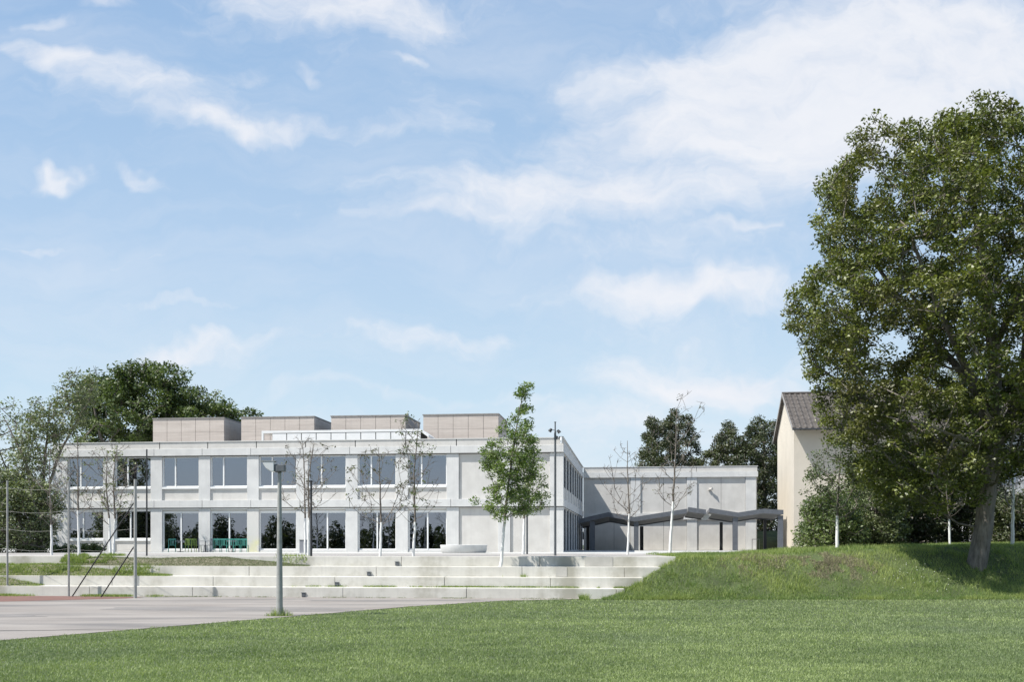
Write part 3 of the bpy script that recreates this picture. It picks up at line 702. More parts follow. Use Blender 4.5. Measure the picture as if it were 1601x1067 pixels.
def make_chair(m, legs=None):
    r = empty('chair', (0, 0, Z0)); legs = legs or m
    b = MB(); b.box(-.24, .24, -.22, .22, .43, .46); b.build('seat', M[m], r, bevel=.01)
    b = MB()
    b.box(-.24, -.2, .2, .24, .46, .88); b.box(.2, .24, .2, .24, .46, .88); b.box(-.2, .2, .205, .235, .80, .88)
    for k in range(3): b.box(-.11+k*.09, -.07+k*.09, .21, .23, .46, .80)
    b.build('backrest', M[m], r)
    for sx in (-1, 1):
        for sy in (-1, 1):
            b = MB(); b.tube((sx*.23, sy*.22, 0), (sx*.21, sy*.2, .43), .02, .02, 8); b.build('leg', M[legs], r)
    return r
cp = {}
def chair(m, px, Y, rz, label, group):
    if m not in cp: o = cp[m] = make_chair(m)
    else: o = copy_tree(cp[m])
    o.location = (X_(px, Y), Y, Z0); o.rotation_euler = (0, 0, rz); tag(o, label, 'chair', group); return o
def fy(px): x = lx(px, 0); return CY-x*sr_
tl = ['first teal chair from the left in the row before the second glass door', 'second teal chair in the row before the second glass door', 'middle teal chair in the row before the second glass door',
      'fourth teal chair in the row before the second glass door', 'rightmost teal chair in the row before the second glass door']
for k in range(5): chair('teal', 340+k*10.5, fy(340)-.9, R(180), tl[k], 'teal chairs on the terrace')
chair('teal', 269, fy(269)-1.0, R(200), 'single teal chair before the first glass door, left side', 'teal chairs on the terrace')
chair('lime', 297, fy(297)-1.1, R(170), 'lime green chair left of its twin at the first glass door', 'lime chairs on the terrace')
chair('lime', 307, fy(307)-1.0, R(150), 'lime green chair nearest the pilaster between the glass doors', 'lime chairs on the terrace')
chair('grey', 316, fy(316)-1.3, R(100), 'grey chair turned right in front of the pilaster', 'grey chairs on the terrace')
chair('grey', 326, fy(326)-1.3, R(-100), 'grey chair turned left in front of the pilaster', 'grey chairs on the terrace')
def make_table():
    r = empty('bistro_table', (0, 0, Z0)); b = MB(); b.tube((0, 0, .70), (0, 0, .73), .34, .34, 20); b.build('table_top', M['grey'], r)
    b = MB(); b.tube((0, 0, .02), (0, 0, .7), .03, .03, 10); b.build('stem', M['black'], r); b = MB(); b.tube((0, 0, 0), (0, 0, .03), .22, .2, 16); b.build('foot', M['black'], r); return r
t0 = None
for px, lb in ((282, 'small dark bistro table before the first glass door'), (321, 'small dark bistro table between the two grey chairs'), (363, 'small dark bistro table before the teal chair row')):
    t0 = make_table() if t0 is None else t0; o = t0 if px == 282 else copy_tree(t0)
    o.location = (X_(px, fy(px)-1.9), fy(px)-1.9, Z0); tag(o, lb, 'table', 'bistro tables on the terrace')

# ------------------------------------------------------------------ trees
def tubes_np(p0, p1, r0, r1, n=6):
    p0, p1 = np.asarray(p0), np.asarray(p1); d = p1-p0; ln = np.linalg.norm(d, axis=1, keepdims=True); d = d/np.maximum(ln, 1e-6)
    ref = np.where(np.abs(d[:, 2:3]) > .9, [[1., 0, 0]], [[0, 0, 1.]]); a = np.cross(d, ref); a /= np.linalg.norm(a, axis=1, keepdims=True); b = np.cross(d, a)
    p1 = p1+d*np.asarray(r1)[:, None]*.3
    t = np.arange(n)*2*np.pi/n; c, s = np.cos(t), np.sin(t)
    ring = a[:, None, :]*c[None, :, None]+b[:, None, :]*s[None, :, None]
    v = np.concatenate([p0[:, None]+ring*np.asarray(r0)[:, None, None], p1[:, None]+ring*np.asarray(r1)[:, None, None]], 1)
    k = np.arange(n); base = np.stack([k, (k+1) % n, n+(k+1) % n, n+k], 1)
    f = (base[None]+(np.arange(len(p0))*2*n)[:, None, None]).reshape(-1, 4)
    return v.reshape(-1, 3), f
def loft(chains, NA, rr, z0, thick, rng):
    V, Fc, off = [], [], 0; n = 20 if thick else 9
    th = np.arange(n)*2*np.pi/n; lob = 1+(.09*np.sin(3*th+1)+.06*np.sin(5*th+2) if thick else 0)*np.ones(n)
    for ci, ch in enumerate(chains):
        P_ = NA[ch]; r = rr[ch].copy()
        if ci: r[0] = r[1]
        # resample with a smooth curve
        m = len(P_); k = 4 if thick else 2; tt = np.linspace(0, m-1, (m-1)*k+1); i = np.clip(tt.astype(int), 0, m-2); u = (tt-i)[:, None]
        Pm = np.vstack([2*P_[0]-P_[1], P_, 2*P_[-1]-P_[-2]]); a, b, c, d = Pm[i], Pm[i+1], Pm[i+2], Pm[i+3]
        Q = .5*(2*b+(c-a)*u+(2*a-5*b+4*c-d)*u**2+(3*b-a-3*c+d)*u**3); rq = np.interp(tt, np.arange(m), r)
        D = np.gradient(Q, axis=0); D /= np.linalg.norm(D, axis=1, keepdims=True)
        a = np.array([1., 0, 0])
        for q in range(len(Q)):
            a = a-D[q]*(a@D[q]); a /= np.linalg.norm(a); b = np.cross(D[q], a); rad = rq[q]*lob
            if thick:
                rad = rad*(1+rng.normal(0, .012, n))
                if ci == 0:
                    hq = max(Q[q][2]-z0, 0); rad = rad*(1+.42*math.exp(-hq/.32)*(1+.45*np.sin(4*th+.7)))
            V.append(Q[q]+np.outer(np.cos(th)*rad, a)+np.outer(np.sin(th)*rad, b))
        nq = len(Q); kk = np.arange(n); base = np.stack([kk, (kk+1) % n, n+(kk+1) % n, n+kk], 1)
        Fc.append((base[None]+(off+np.arange(nq-1)*n)[:, None, None]).reshape(-1, 4)); off += nq*n
    return np.concatenate(V), np.concatenate(Fc)
def leaves_np(c, size, rng, up=.4, lw=.55):
    n = len(c); nrm = rng.normal(size=(n, 3)); nrm[:, 2] = np.abs(nrm[:, 2])+up; nrm /= np.linalg.norm(nrm, axis=1, keepdims=True)
    t = rng.normal(size=(n, 3)); t -= nrm*(t*nrm).sum(1, keepdims=True); t /= np.linalg.norm(t, axis=1, keepdims=True); b = np.cross(nrm, t)
    s = size*rng.uniform(.65, 1.3, (n, 1)); 
    v = np.stack([c-t*s*.5, c+b*s*lw*.5+nrm*s*.08, c+t*s*.55, c-b*s*lw*.5+nrm*s*.08], 1).reshape(-1, 3)
    f = np.arange(4*n).reshape(-1, 4); return v, f
def inpoly(x, y, poly):
    r = np.zeros(len(x), bool); n = len(poly)
    for i in range(n):
        x0, y0 = poly[i]; x1, y1 = poly[(i+1) % n]
        c = ((y0 > y) != (y1 > y)) & (x < (x1-x0)*(y-y0)/((y1-y0) if y1 != y0 else 1e-9)+x0); r ^= c
    return r
def polydist(x, y, poly):
    d = np.full(len(x), 1e9); n = len(poly)
    for i in range(n):
        a = np.array(poly[i], float); b = np.array(poly[(i+1) % n], float); ab = b-a; L2 = (ab**2).sum()+1e-9
        t = np.clip(((x-a[0])*ab[0]+(y-a[1])*ab[1])/L2, 0, 1); d = np.minimum(d, np.hypot(x-a[0]-t*ab[0], y-a[1]-t*ab[1]))
    return d
def tree(name, label, cat, Y, poly, stems, nclump, crad, nleaf, lsize, lmat, seed, holes=(), group=None, dmax=None, bmat='twig',
         paint=None, tip=.012, base_z=None, depth=1.0, edge=.5, step=.7, flat=.75, zero=0., extra=None, up=.4, pipe=.45, kind=None, rise=1.2):
    """poly, stems in photo pixels at distance Y -> a real 3D crown of leaf clumps carried on branches"""
    rng = np.random.default_rng(seed); S = Y/F
    bx = stems[0][0][0]; z0 = base_z if base_z is not None else Z_(bx[1], Y)
    root = empty(name, (X_(bx[0], Y), Y, z0)); tag(root, label, cat, group, kind); o = np.array(root.location)
    pw = [(X_(a, Y), Z_(b, Y)) for a, b in poly]; xs_ = [p[0] for p in pw]; zs_ = [p[1] for p in pw]
    # clump centres
    n = nclump*14; x = rng.uniform(min(xs_), max(xs_), n); z = rng.uniform(min(zs_), max(zs_), n)
    ok = inpoly(x, z, pw); dd = polydist(x, z, pw); ok &= dd > crad*edge
    x, z, dd = x[ok], z[ok], dd[ok]
    if dmax is None: dmax = (max(xs_)-min(xs_))*.5
    ext = depth*dmax*np.sqrt(np.clip(dd/(.55*(max(xs_)-min(xs_))*.5), .05, 1)); y = rng.uniform(-1, 1, len(x))*ext
    for (hx, hy, hr) in holes:
        k = np.hypot(x-X_(hx, Y)*(1+y/Y*1.), z-EYE-(Z_(hy, Y)-EYE)*(1+y/Y)) > hr*S+crad*.62; x, y, z, dd = x[k], y[k], z[k], dd[k]
    # thin out by min distance
    pts = []; 
    for q in range(len(x)):
        p = np.array([x[q], Y+y[q], z[q]])
        if all(((p-s_)**2).sum() > (crad*.62)**2 for s_ in pts[-400:]): pts.append(p)
        if len(pts) >= nclump: break
    tg = np.array(pts)
    # stems
    nodes = []; par = []; rad = []; fixed = []; chains = []
    for si, (path, r0, r1) in enumerate(stems):
        pw3 = [np.array([X_(a, Y), Y+(c[0] if c else 0), Z_(b, Y)]) for (a, b, *c) in path]
        if si == 0: pw3[0][2] = z0-.1
        L_ = [0]
        for k in range(1, len(pw3)): L_.append(L_[-1]+np.linalg.norm(pw3[k]-pw3[k-1]))
        ns_ = max(3, int(L_[-1]/(step*.6))); prev = -1
        if si > 0: prev = int(np.argmin([((nd-pw3[0])**2).sum() for nd in nodes]))
        ch_ = [prev] if prev >= 0 else []; chains.append(ch_)
        for k in range(ns_+1):
            s = L_[-1]*k/ns_; j = min(max(np.searchsorted(L_, s)-1, 0), len(L_)-2); t = (s-L_[j])/(L_[j+1]-L_[j])
            p = pw3[j]*(1-t)+pw3[j+1]*t+(rng.normal(size=3)*r0*(.035 if r0 > .2 else .10) if 0 < k else 0)
            if si > 0 and k == 0: continue
            nodes.append(p); par.append(prev); prev = len(nodes)-1; ch_.append(prev); rad.append(r0+(r1-r0)*(k/ns_)); fixed.append(True)
    zmin = tg[:, 2].min()
    order = np.argsort([min(np.linalg.norm(np.array(nodes)-t, axis=1)) for t in tg])
    tipidx = []
    NA = np.zeros((len(nodes)+nclump*40, 3)); NA[:len(nodes)] = nodes; cnt = len(nodes)
    for ti in order:
        t = tg[ti]; v = t-NA[:cnt]; dist = np.linalg.norm(v, axis=1); hz = np.hypot(v[:, 0], v[:, 1])
        cost = dist+rise*np.maximum(0, hz*(.35 if rise < 2 else .75)-v[:, 2])+3*(NA[:cnt, 2] < zmin-.4*crad-1.0)+5*(NA[:cnt, 2] < z0+.12*(tg[:, 2].max()-z0))
        j = int(np.argmin(cost)); ns_ = max(1, int(dist[j]/step)); p0 = NA[j].copy(); prev = j
        for k in range(1, ns_+1):
            u = k/ns_; p = p0*(1-u)+t*u; p[2] -= .10*dist[j]*math.sin(math.pi*u)*(1 if hz[j] > dist[j]*.5 else .2)
            if k < ns_: p += rng.normal(size=3)*.05*step
            NA[cnt] = p; par.append(prev); rad.append(0); fixed.append(False); prev = cnt; cnt += 1
        tipidx.append(prev)
    wgt = np.zeros(cnt); 
    for t_ in tipidx: wgt[t_] += 1
    for i in range(cnt-1, -1, -1):
        if par[i] >= 0: wgt[par[i]] += wgt[i]
    R0 = stems[0][1]; tot_ = max(wgt[0], 1)
    rr_ = np.array([rad[i] if fixed[i] else max(tip, R0*.75*(wgt[i]/tot_)**pipe) for i in range(cnt)])
    for i in range(cnt):
        if not fixed[i] and par[i] >= 0: rr_[i] = min(rr_[i], rr_[par[i]]*.92)
    e = [i for i in range(cnt) if par[i] >= 0]; p0 = NA[[par[i] for i in e]]; p1 = NA[e]
    r0_ = np.array([rr_[par[i]] if (fixed[i] or not fixed[par[i]]) else rr_[i]*1.15 for i in e]); r1_ = rr_[e]
    isT = np.array([fixed[i] for i in e])
    if stems[0][1] > .2:   # root flare
        hgt = p0[:, 2]-z0; r0_ = np.where(isT & (hgt < .5), r0_*1.28, r0_)
    v, f = loft(chains, NA, rr_, z0, R0 > .2, rng)
    mi = None; mats_ = M[bmat]
    if paint is not None:
        pz = Z_(paint, Y); zc = v[f[:, 0], 2]*.5+v[f[:, 2], 2]*.5; mi = (zc < pz).astype(int); mats_ = [M[bmat], M['paint']]
    np_mesh('trunk', v-o, f, mats_, root, midx=mi, smooth=True)
    # branches + twigs around each clump
    bp0, bp1, br0, br1 = [p0[~isT]], [p1[~isT]], [r0_[~isT]], [r1_[~isT]]
    nt_ = 4
    tw = rng.normal(size=(len(tg), nt_, 3)); tw /= np.linalg.norm(tw, axis=2, keepdims=True); tw[:, :, 2] += .35; tw *= crad*rng.uniform(.5, .95, (len(tg), nt_, 1))
    c0 = np.repeat(NA[tipidx], nt_, 0); tord = tg[order]; ends = np.repeat(tord, nt_, 0)+tw.reshape(-1, 3)*np.array([1, 1, flat])
    bp0.append(c0); bp1.append(ends); br0.append(np.full(len(c0), tip)); br1.append(np.full(len(c0), tip*.6))
    v, f = tubes_np(np.concatenate(bp0), np.concatenate(bp1), np.concatenate(br0), np.concatenate(br1), 5)
    np_mesh('branches', v-o, f, M[bmat], root, smooth=True)
    # leaves
    cs = []; tn = []
    for q, t in enumerate(tord):
        if rng.random() < zero: continue
        k = max(1, int(nleaf*rng.uniform(.55, 1.35))); u = rng.normal(size=(k, 3)); u /= np.linalg.norm(u, axis=1, keepdims=True)
        rr2 = crad*rng.uniform(.8, 1.15)*rng.random((k, 1))**.42
        if nleaf < 25: base_ = ends[q*nt_+rng.integers(0, nt_, k)]; cs.append(base_+u*crad*.28)
        else: cs.append(t+u*rr2*np.array([1, 1, flat]))
        tn.append(np.clip(rng.normal(.45, .2)+rng.normal(0, .22, k), 0, 1))
    if cs:
        cs = np.concatenate(cs); tn = np.concatenate(tn); v, f = leaves_np(cs, lsize, rng, up)
        np_mesh('crown', v-o, f, M[lmat], root, tint=np.repeat(tn, 4))
    return root

big = [(1232, 495), (1228, 440), (1262, 415), (1292, 395), (1270, 375), (1284, 350), (1276, 310), (1282, 262), (1305, 245), (1322, 205), (1350, 188), (1393, 200), (1400, 174), (1425, 194), (1455, 182), (1478, 168), (1480, 140),
       (1500, 162), (1530, 152), (1545, 182), (1582, 180), (1584, 212), (1600, 235), (1590, 270), (1615, 300), (1655, 330), (1705, 400), (1730, 520), (1710, 640), (1670, 740), (1610, 770), (1560, 745), (1500, 815), (1440, 825), (1390, 800), (1335, 765), (1325, 700), (1298, 712), (1294, 655), (1280, 605), (1262, 548), (1246, 530)]
tree('oak_tree', 'huge leafy tree with leaning grey trunk on the mound at the right', 'tree', 43.2, big,
     [([(1520, 912), (1526, 885), (1533, 855), (1540, 810), (1546, 750), (1553, 690), (1556, 600), (1548, 500), (1535, 400), (1520, 300), (1508, 215)], .385, .06),
      ([(1552, 705), (1585, 640), (1620, 560, 1.0), (1640, 450, 1.8)], .24, .05), ([(1551, 690), (1500, 600, -1.2), (1440, 500, -1.8), (1390, 380, -2)], .2, .045),
      ([(1553, 640), (1500, 540, 1.5), (1430, 430, 2.5), (1350, 300, 2.5)], .17, .04), ([(1546, 560), (1590, 430, -1.5), (1590, 300, -2)], .15, .04),
      ([(1549, 730), (1480, 680, 1.5), (1400, 620, 2.5), (1320, 560, 3)], .15, .04), ([(1548, 720), (1490, 700, -2), (1420, 690, -3.5)], .12, .04)],
     1700, .50, 105, .15, 'leafA', 11, bmat='bark', dmax=6.0, tip=.014, base_z=.38, edge=.85,
     holes=[(1361, 278, 11), (1382, 226, 5), (1345, 318, 5), (1443, 390, 9), (1372, 432, 5), (1405, 545, 9), (1490, 578, 10), (1364, 556, 4)])
# leafy young trees
tree('young_tree', 'leafy young tree with white painted trunk growing out of the seating steps', 'tree', 42.9,
     [(735, 788), (733, 775), (752, 770), (755, 745), (748, 735), (752, 705), (765, 690), (775, 672), (788, 652), (806, 640), (806, 615), (816, 592), (834, 594), (830, 615), (824, 634), (856, 622), (858, 628), (830, 645), (835, 665), (842, 700), (845, 720), (838, 760), (848, 772), (835, 800), (800, 812), (785, 822), (768, 808)],
     [([(781, 900), (786, 850), (790, 800), (797, 740), (806, 680), (812, 640), (824, 600)], .075, .012)], 170, .28, 80, .10, 'leafB', 21, dmax=1.5, tip=.008, step=.35, base_z=.8, paint=812, group='young trees with whitewashed trunks', edge=.35)
tree('young_tree', 'smaller leafy young tree standing just behind the leafiest one, near a slim pole', 'tree', 53,
     [(800, 800), (798, 740), (815, 700), (838, 690), (852, 725), (856, 760), (868, 780), (850, 800), (830, 808)],
     [([(818, 866), (819, 820), (822, 760), (826, 700)], .08, .012)], 70, .34, 34, .12, 'leafB', 22, dmax=1.4, tip=.008, step=.35, base_z=Z0, paint=812, group='young trees with whitewashed trunks', edge=.3)
# sparse young trees: (label, Y, base px/py, lean path, crown polygon, paint y, seed, clumps, leaves, leafmat)
def sparse(label, Y, path, poly, paint, seed, ncl, nlf, lm='leafF', r=.06, zero=.55, base_z=Z0, crad=.28, ls=.11):
    return tree('young_tree', label, 'tree', Y, poly, [(path, r, .012)], int(ncl*1.8), crad, nlf, ls, lm, seed, dmax=1.2, tip=.009, step=.34, base_z=base_z, paint=paint, zero=zero, edge=.1, group='young trees with whitewashed trunks', pipe=.6, rise=2.6)
def ell(cx, cy, rx, ry, n=16): return [(cx+1.25*rx*math.cos(2*math.pi*k/n), cy+ry*math.sin(2*math.pi*k/n)) for k in range(n)]
sparse('young tree with white trunk at the far left before the bushes', 50, [(81, 876), (80, 820), (77, 740), (80, 690)], ell(80, 760, 26, 62), 822, 31, 26, 14, 'leafD')
sparse('young tree with white trunk in front of the leftmost window bay', 47, [(124, 877), (122, 800), (122, 740), (121, 680)], ell(122, 745, 30, 62), 800, 32, 26, 9)
sparse('left one of the twin young trees standing close together by the left bays', 46, [(173, 876), (171, 815), (166, 760), (168, 705)], ell(166, 755, 28, 60), 812, 33, 24, 14, 'leafD')
sparse('right one of the twin young trees standing close together by the left bays', 47, [(177, 873), (180, 812), (177, 750), (182, 700)], ell(186, 750, 28, 58), 812, 34, 26, 16, 'leafD')
sparse('slender bare tree just left of the dark stake', 50, [(477, 868), (477, 810), (476, 740), (473, 690)], ell(476, 740, 36, 62), 811, 35, 22, 7)
sparse('bare tree tied to the dark stake at mid terrace', 45, [(482, 871), (483, 812), (482, 750), (490, 695)], ell(492, 745, 32, 60), 812, 36, 22, 6)
sparse('bare spreading young tree before the fifth pilaster with few brown leaves', 44.6, [(594, 874), (596, 820), (594, 760), (592, 700)], ell(600, 758, 48, 65), 818, 37, 34, 12)
sparse('tallest thin bare tree with a green tip at its top, right of centre left', 44.8, [(646, 874), (649, 815), (647, 740), (655, 660)], [(618, 800), (610, 740), (628, 700), (618, 660), (640, 645), (662, 645), (668, 690), (690, 740), (692, 790), (650, 805)], 816, 38, 38, 15, 'leafE', zero=.5)
sparse('bare young tree in front of the dark canopy left post', 52, [(981, 868), (984, 805), (981, 740), (981, 690)], ell(978, 750, 34, 62), 805, 39, 32, 0, zero=1.0)
sparse('tall bare young tree rising above the wing roof', 51, [(1047, 868), (1052, 785), (1056, 720), (1058, 640)], [(1028, 780), (1022, 740), (1040, 700), (1052, 620), (1075, 612), (1105, 635), (1105, 670), (1085, 720), (1085, 780), (1055, 790)], 786, 40, 40, 5, r=.075, zero=.6)
tree('young_tree', 'bushy young tree with white painted trunk on the mound by the house wall', 'tree', 50,
     [(1262, 770), (1258, 735), (1285, 685), (1315, 680), (1345, 700), (1362, 750), (1358, 800), (1320, 812), (1280, 800)],
     [([(1309, 859), (1309, 820), (1311, 760), (1315, 700)], .09, .015)], 80, .42, 60, .11, 'leafE', 41, dmax=1.6, tip=.009, step=.4, base_z=1.75, paint=808, group='young trees with whitewashed trunks', edge=.3)
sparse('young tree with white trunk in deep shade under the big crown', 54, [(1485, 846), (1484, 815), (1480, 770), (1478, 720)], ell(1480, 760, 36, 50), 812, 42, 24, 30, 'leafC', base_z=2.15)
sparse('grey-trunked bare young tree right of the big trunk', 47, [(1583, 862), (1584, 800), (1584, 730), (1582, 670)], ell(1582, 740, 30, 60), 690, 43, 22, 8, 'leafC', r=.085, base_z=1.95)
bpy.data.objects['young_tree.012' if 'young_tree.012' in bpy.data.objects else 'young_tree'].name
# background trees
tree('broadleaf_tree', 'broad dark green tree rising behind the school at the left', 'tree', 105,
     [(120, 720), (118, 640), (128, 595), (150, 572), (175, 585), (200, 570), (228, 556), (245, 575), (270, 568), (292, 578), (300, 610), (320, 640), (315, 720)],
     [([(215, 862), (215, 740), (218, 640), (225, 580)], .5, .08), ([(215, 750), (260, 680, 2), (280, 610, 3)], .25, .06), ([(215, 760), (170, 690, -2), (155, 620, -2)], .25, .06)], 260, 1.0, 150, .32, 'leafE', 51, dmax=5.5, tip=.03, step=1.2, base_z=1.5, bmat='bark', edge=.35)
tree('broadleaf_tree', 'lower green tree right of the broad one behind the rooftop boxes', 'tree', 104,
     [(290, 720), (285, 650), (300, 605), (325, 610), (345, 612), (362, 632), (380, 640), (400, 625), (408, 640), (395, 655), (400, 720)],
     [([(345, 862), (345, 740), (340, 660)], .35, .06)], 110, .9, 130, .3, 'leafE', 52, dmax=4, tip=.03, step=1.2, base_z=1.5, bmat='bark', edge=.3)
tree('birch_tree', 'thin grey-green tree with open crown at the far left edge', 'tree', 70,
     [(-60, 860), (-70, 700), (-30, 640), (8, 625), (25, 655), (30, 700), (20, 800), (10, 862)],
     [([(-15, 870), (-10, 760), (0, 660)], .2, .04)], 110, .75, 55, .2, 'leafD', 53, dmax=3.5, tip=.018, step=.8, base_z=1.5, edge=.25)
tree('birch_tree', 'many-stemmed grey-green tree left of the school with branches over its corner', 'tree', 66,
     [(30, 860), (25, 720), (45, 650), (60, 622), (95, 625), (110, 595), (130, 575), (148, 600), (140, 650), (122, 680), (90, 692), (80, 740), (84, 800), (80, 815), (70, 862)],
     [([(62, 870), (65, 790), (72, 700), (78, 630)], .17, .03), ([(64, 800), (50, 720, -1), (20, 660, -1)], .12, .03), ([(66, 790), (85, 700, 1), (125, 610, 2)], .12, .03)], 190, .6, 60, .18, 'leafD', 54, dmax=2.6, tip=.015, step=.7, base_z=1.5, edge=.25)
tree('broadleaf_tree', 'dense shrubby tree filling the left edge beside the school wall', 'tree', 64,
     [(-60, 872), (-60, 760), (-10, 735), (40, 745), (75, 760), (86, 745), (90, 780), (84, 812), (82, 850), (80, 872)],
     [([(30, 872), (30, 820), (32, 770)], .16, .05)], 260, .6, 90, .17, 'leafD', 55, dmax=2.5, tip=.015, step=.7, base_z=1.5, edge=.15)
for i, (lab, Yt, poly, st, nc) in enumerate((
    ('leftmost pine of the pair above the wing roof', 118, [(998, 740), (996, 715), (1010, 700), (1006, 665), (1022, 650), (1040, 665), (1036, 700), (1046, 740)], [(1022, 870), (1023, 750), (1023, 662)], 60),
    ('second pine behind the tall bare tree above the wing roof', 122, [(1034, 740), (1040, 700), (1038, 650), (1056, 643), (1080, 655), (1088, 690), (1098, 720), (1100, 745)], [(1062, 870), (1062, 750), (1060, 655)], 80),
    ('dark pointed tree right of the wing roof centre', 116, [(1090, 760), (1098, 715), (1120, 690), (1140, 655), (1152, 680), (1165, 700), (1162, 760)], [(1135, 870), (1136, 760), (1140, 668)], 100),
    ('dark tall tree filling the gap between the wing and the cream house', 112, [(1148, 845), (1150, 700), (1168, 672), (1185, 652), (1205, 655), (1235, 690), (1240, 845)], [(1195, 870), (1195, 780), (1195, 665)], 240))):
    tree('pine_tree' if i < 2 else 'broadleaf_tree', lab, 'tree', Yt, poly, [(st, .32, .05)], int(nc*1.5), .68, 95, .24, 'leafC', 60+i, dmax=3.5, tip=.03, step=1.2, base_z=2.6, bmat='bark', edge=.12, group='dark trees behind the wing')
# undergrowth right, below and behind the big tree
for i, (lab, Yt, poly, st, nc, lm) in enumerate((
    ('rounded evergreen shrub at the foot of the house wall', 58, [(1252, 858), (1258, 820), (1268, 785), (1300, 765), (1335, 780), (1345, 820), (1345, 858)], [(1300, 860), (1300, 830), (1300, 790)], 130, 'leafE'),
    ('tall twiggy shrub just right of the rounded evergreen one', 60, [(1335, 858), (1325, 800), (1330, 740), (1350, 705), (1385, 700), (1405, 740), (1408, 858)], [(1370, 860), (1370, 800), (1368, 720)], 190, 'leafD'),
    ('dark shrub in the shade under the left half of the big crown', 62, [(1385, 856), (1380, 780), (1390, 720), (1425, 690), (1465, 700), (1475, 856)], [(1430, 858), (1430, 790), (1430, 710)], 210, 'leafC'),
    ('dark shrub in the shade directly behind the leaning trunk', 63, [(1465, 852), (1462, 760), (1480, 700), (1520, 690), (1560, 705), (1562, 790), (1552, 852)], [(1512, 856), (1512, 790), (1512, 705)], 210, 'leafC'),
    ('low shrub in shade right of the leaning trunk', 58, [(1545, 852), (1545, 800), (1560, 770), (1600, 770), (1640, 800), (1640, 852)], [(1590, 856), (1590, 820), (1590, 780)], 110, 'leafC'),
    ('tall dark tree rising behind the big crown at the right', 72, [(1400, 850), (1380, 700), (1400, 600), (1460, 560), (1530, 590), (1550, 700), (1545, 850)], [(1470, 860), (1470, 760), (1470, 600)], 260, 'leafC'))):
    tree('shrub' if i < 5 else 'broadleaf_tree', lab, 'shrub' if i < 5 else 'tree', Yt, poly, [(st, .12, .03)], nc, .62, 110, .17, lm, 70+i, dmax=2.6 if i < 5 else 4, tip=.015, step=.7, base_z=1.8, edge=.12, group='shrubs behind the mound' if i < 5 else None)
# small plants by the school wall
for i, (lab, Yt, cx, rx, y0, y1, nc) in enumerate((('low clipped shrub under the leftmost ground window', 66, 143, 19, 850, 866, 40), ('low leafy plants at the school corner left of the first window', 64, 100, 18, 852, 868, 30))):
    tree('shrub', lab, 'shrub', Yt, [(cx-rx, y1), (cx-rx, y0+4), (cx, y0), (cx+rx, y0+3), (cx+rx, y1)], [([(cx, y1+1), (cx, y0+4)], .03, .01)], nc, .22, 60, .11, 'leafE', 80+i, dmax=.7, tip=.008, step=.3, base_z=Z0, edge=.05)
# wood across the field behind the camera: seen mirrored in the windows
rng = np.random.default_rng(9); cs = []; x = -150.
while x < 20:
    h = rng.uniform(3.2, 5.2)+(4.2*rng.random() if rng.random() < .5 else 0); rw = rng.uniform(1.8, 3.4); yy = -50+rng.uniform(-5, 5)
    k = int(900*h/6); u = rng.normal(size=(k, 3)); u /= np.linalg.norm(u, axis=1, keepdims=True); u *= rng.random((k, 1))**.4
    lob = 1+.25*np.sin(u[:, :1]*7+x)
    cs.append(np.array([x, yy, h*.52])+u*np.array([rw, rw, h*.5])*lob); x += rw*1.15
cs = np.concatenate(cs); v, f = leaves_np(cs, .55, rng, .2, .7)
tag(np_mesh('distant_wood', v, f, M['leafC'], tint=np.repeat(rng.random(len(cs)), 4)), kind='stuff')

# ------------------------------------------------------------------ grass
def blades(name, X, Yv, Z, h, wd, m, seed, label=None, tint=None, lean=.5):
    rng = np.random.default_rng(seed); n = len(X); a = rng.uniform(0, 2*np.pi, n); h = h*rng.uniform(.5, 1.35, n); wd = wd*rng.uniform(.7, 1.3, n)
    p = np.stack([X, Yv, Z], 1); s = np.stack([np.cos(a), np.sin(a), np.zeros(n)], 1)*wd[:, None]*.5
    la = rng.uniform(0, 2*np.pi, n); lv = lean*h*rng.random(n); tipv = p+np.stack([np.cos(la)*lv, np.sin(la)*lv, h], 1)
    v = np.stack([p-s, p+s, tipv], 1).reshape(-1, 3); f = np.arange(3*n).reshape(-1, 3)
    tt = rng.random(n) if tint is None else np.clip(tint+rng.normal(0, .16, n), 0, 1)
    return tag(np_mesh(name, v, f, M[m], tint=np.repeat(tt, 3)), kind='stuff')
rng = np.random.default_rng(2)
n = 520000; yp = rng.uniform(0, 1, n); Yv = 1/(1/13.5+(1/41.2-1/13.5)*yp**1.0); Xv = rng.uniform(-1, 1, n)*(Yv*.5+3)
edge = np.interp(Yv, [10, 23.2, 30.4, 35.7, 39.4, 40.9], [-19.5, -11.2, -6.7, -3.5, -.4, 3.2])+(fbm(Yv, Yv*0, 2.2)-.5)*.7+rng.normal(0, .05, n)
ok = (Xv > edge) & ((Yv < 40.6-.02*Xv) | (Xv < 3)); Xv, Yv = Xv[ok], Yv[ok]
tn = -.12+.75*fbm(Xv*.5, Yv, .5)+.55*fbm(Xv*.6, Yv, 1.9)
blades('grass', Xv, Yv, mound(Xv, Yv)*1.0+.0, .025+.0006*Yv, .010+.0006*(Yv-13), 'grass', 3, tint=tn, lean=1.0)
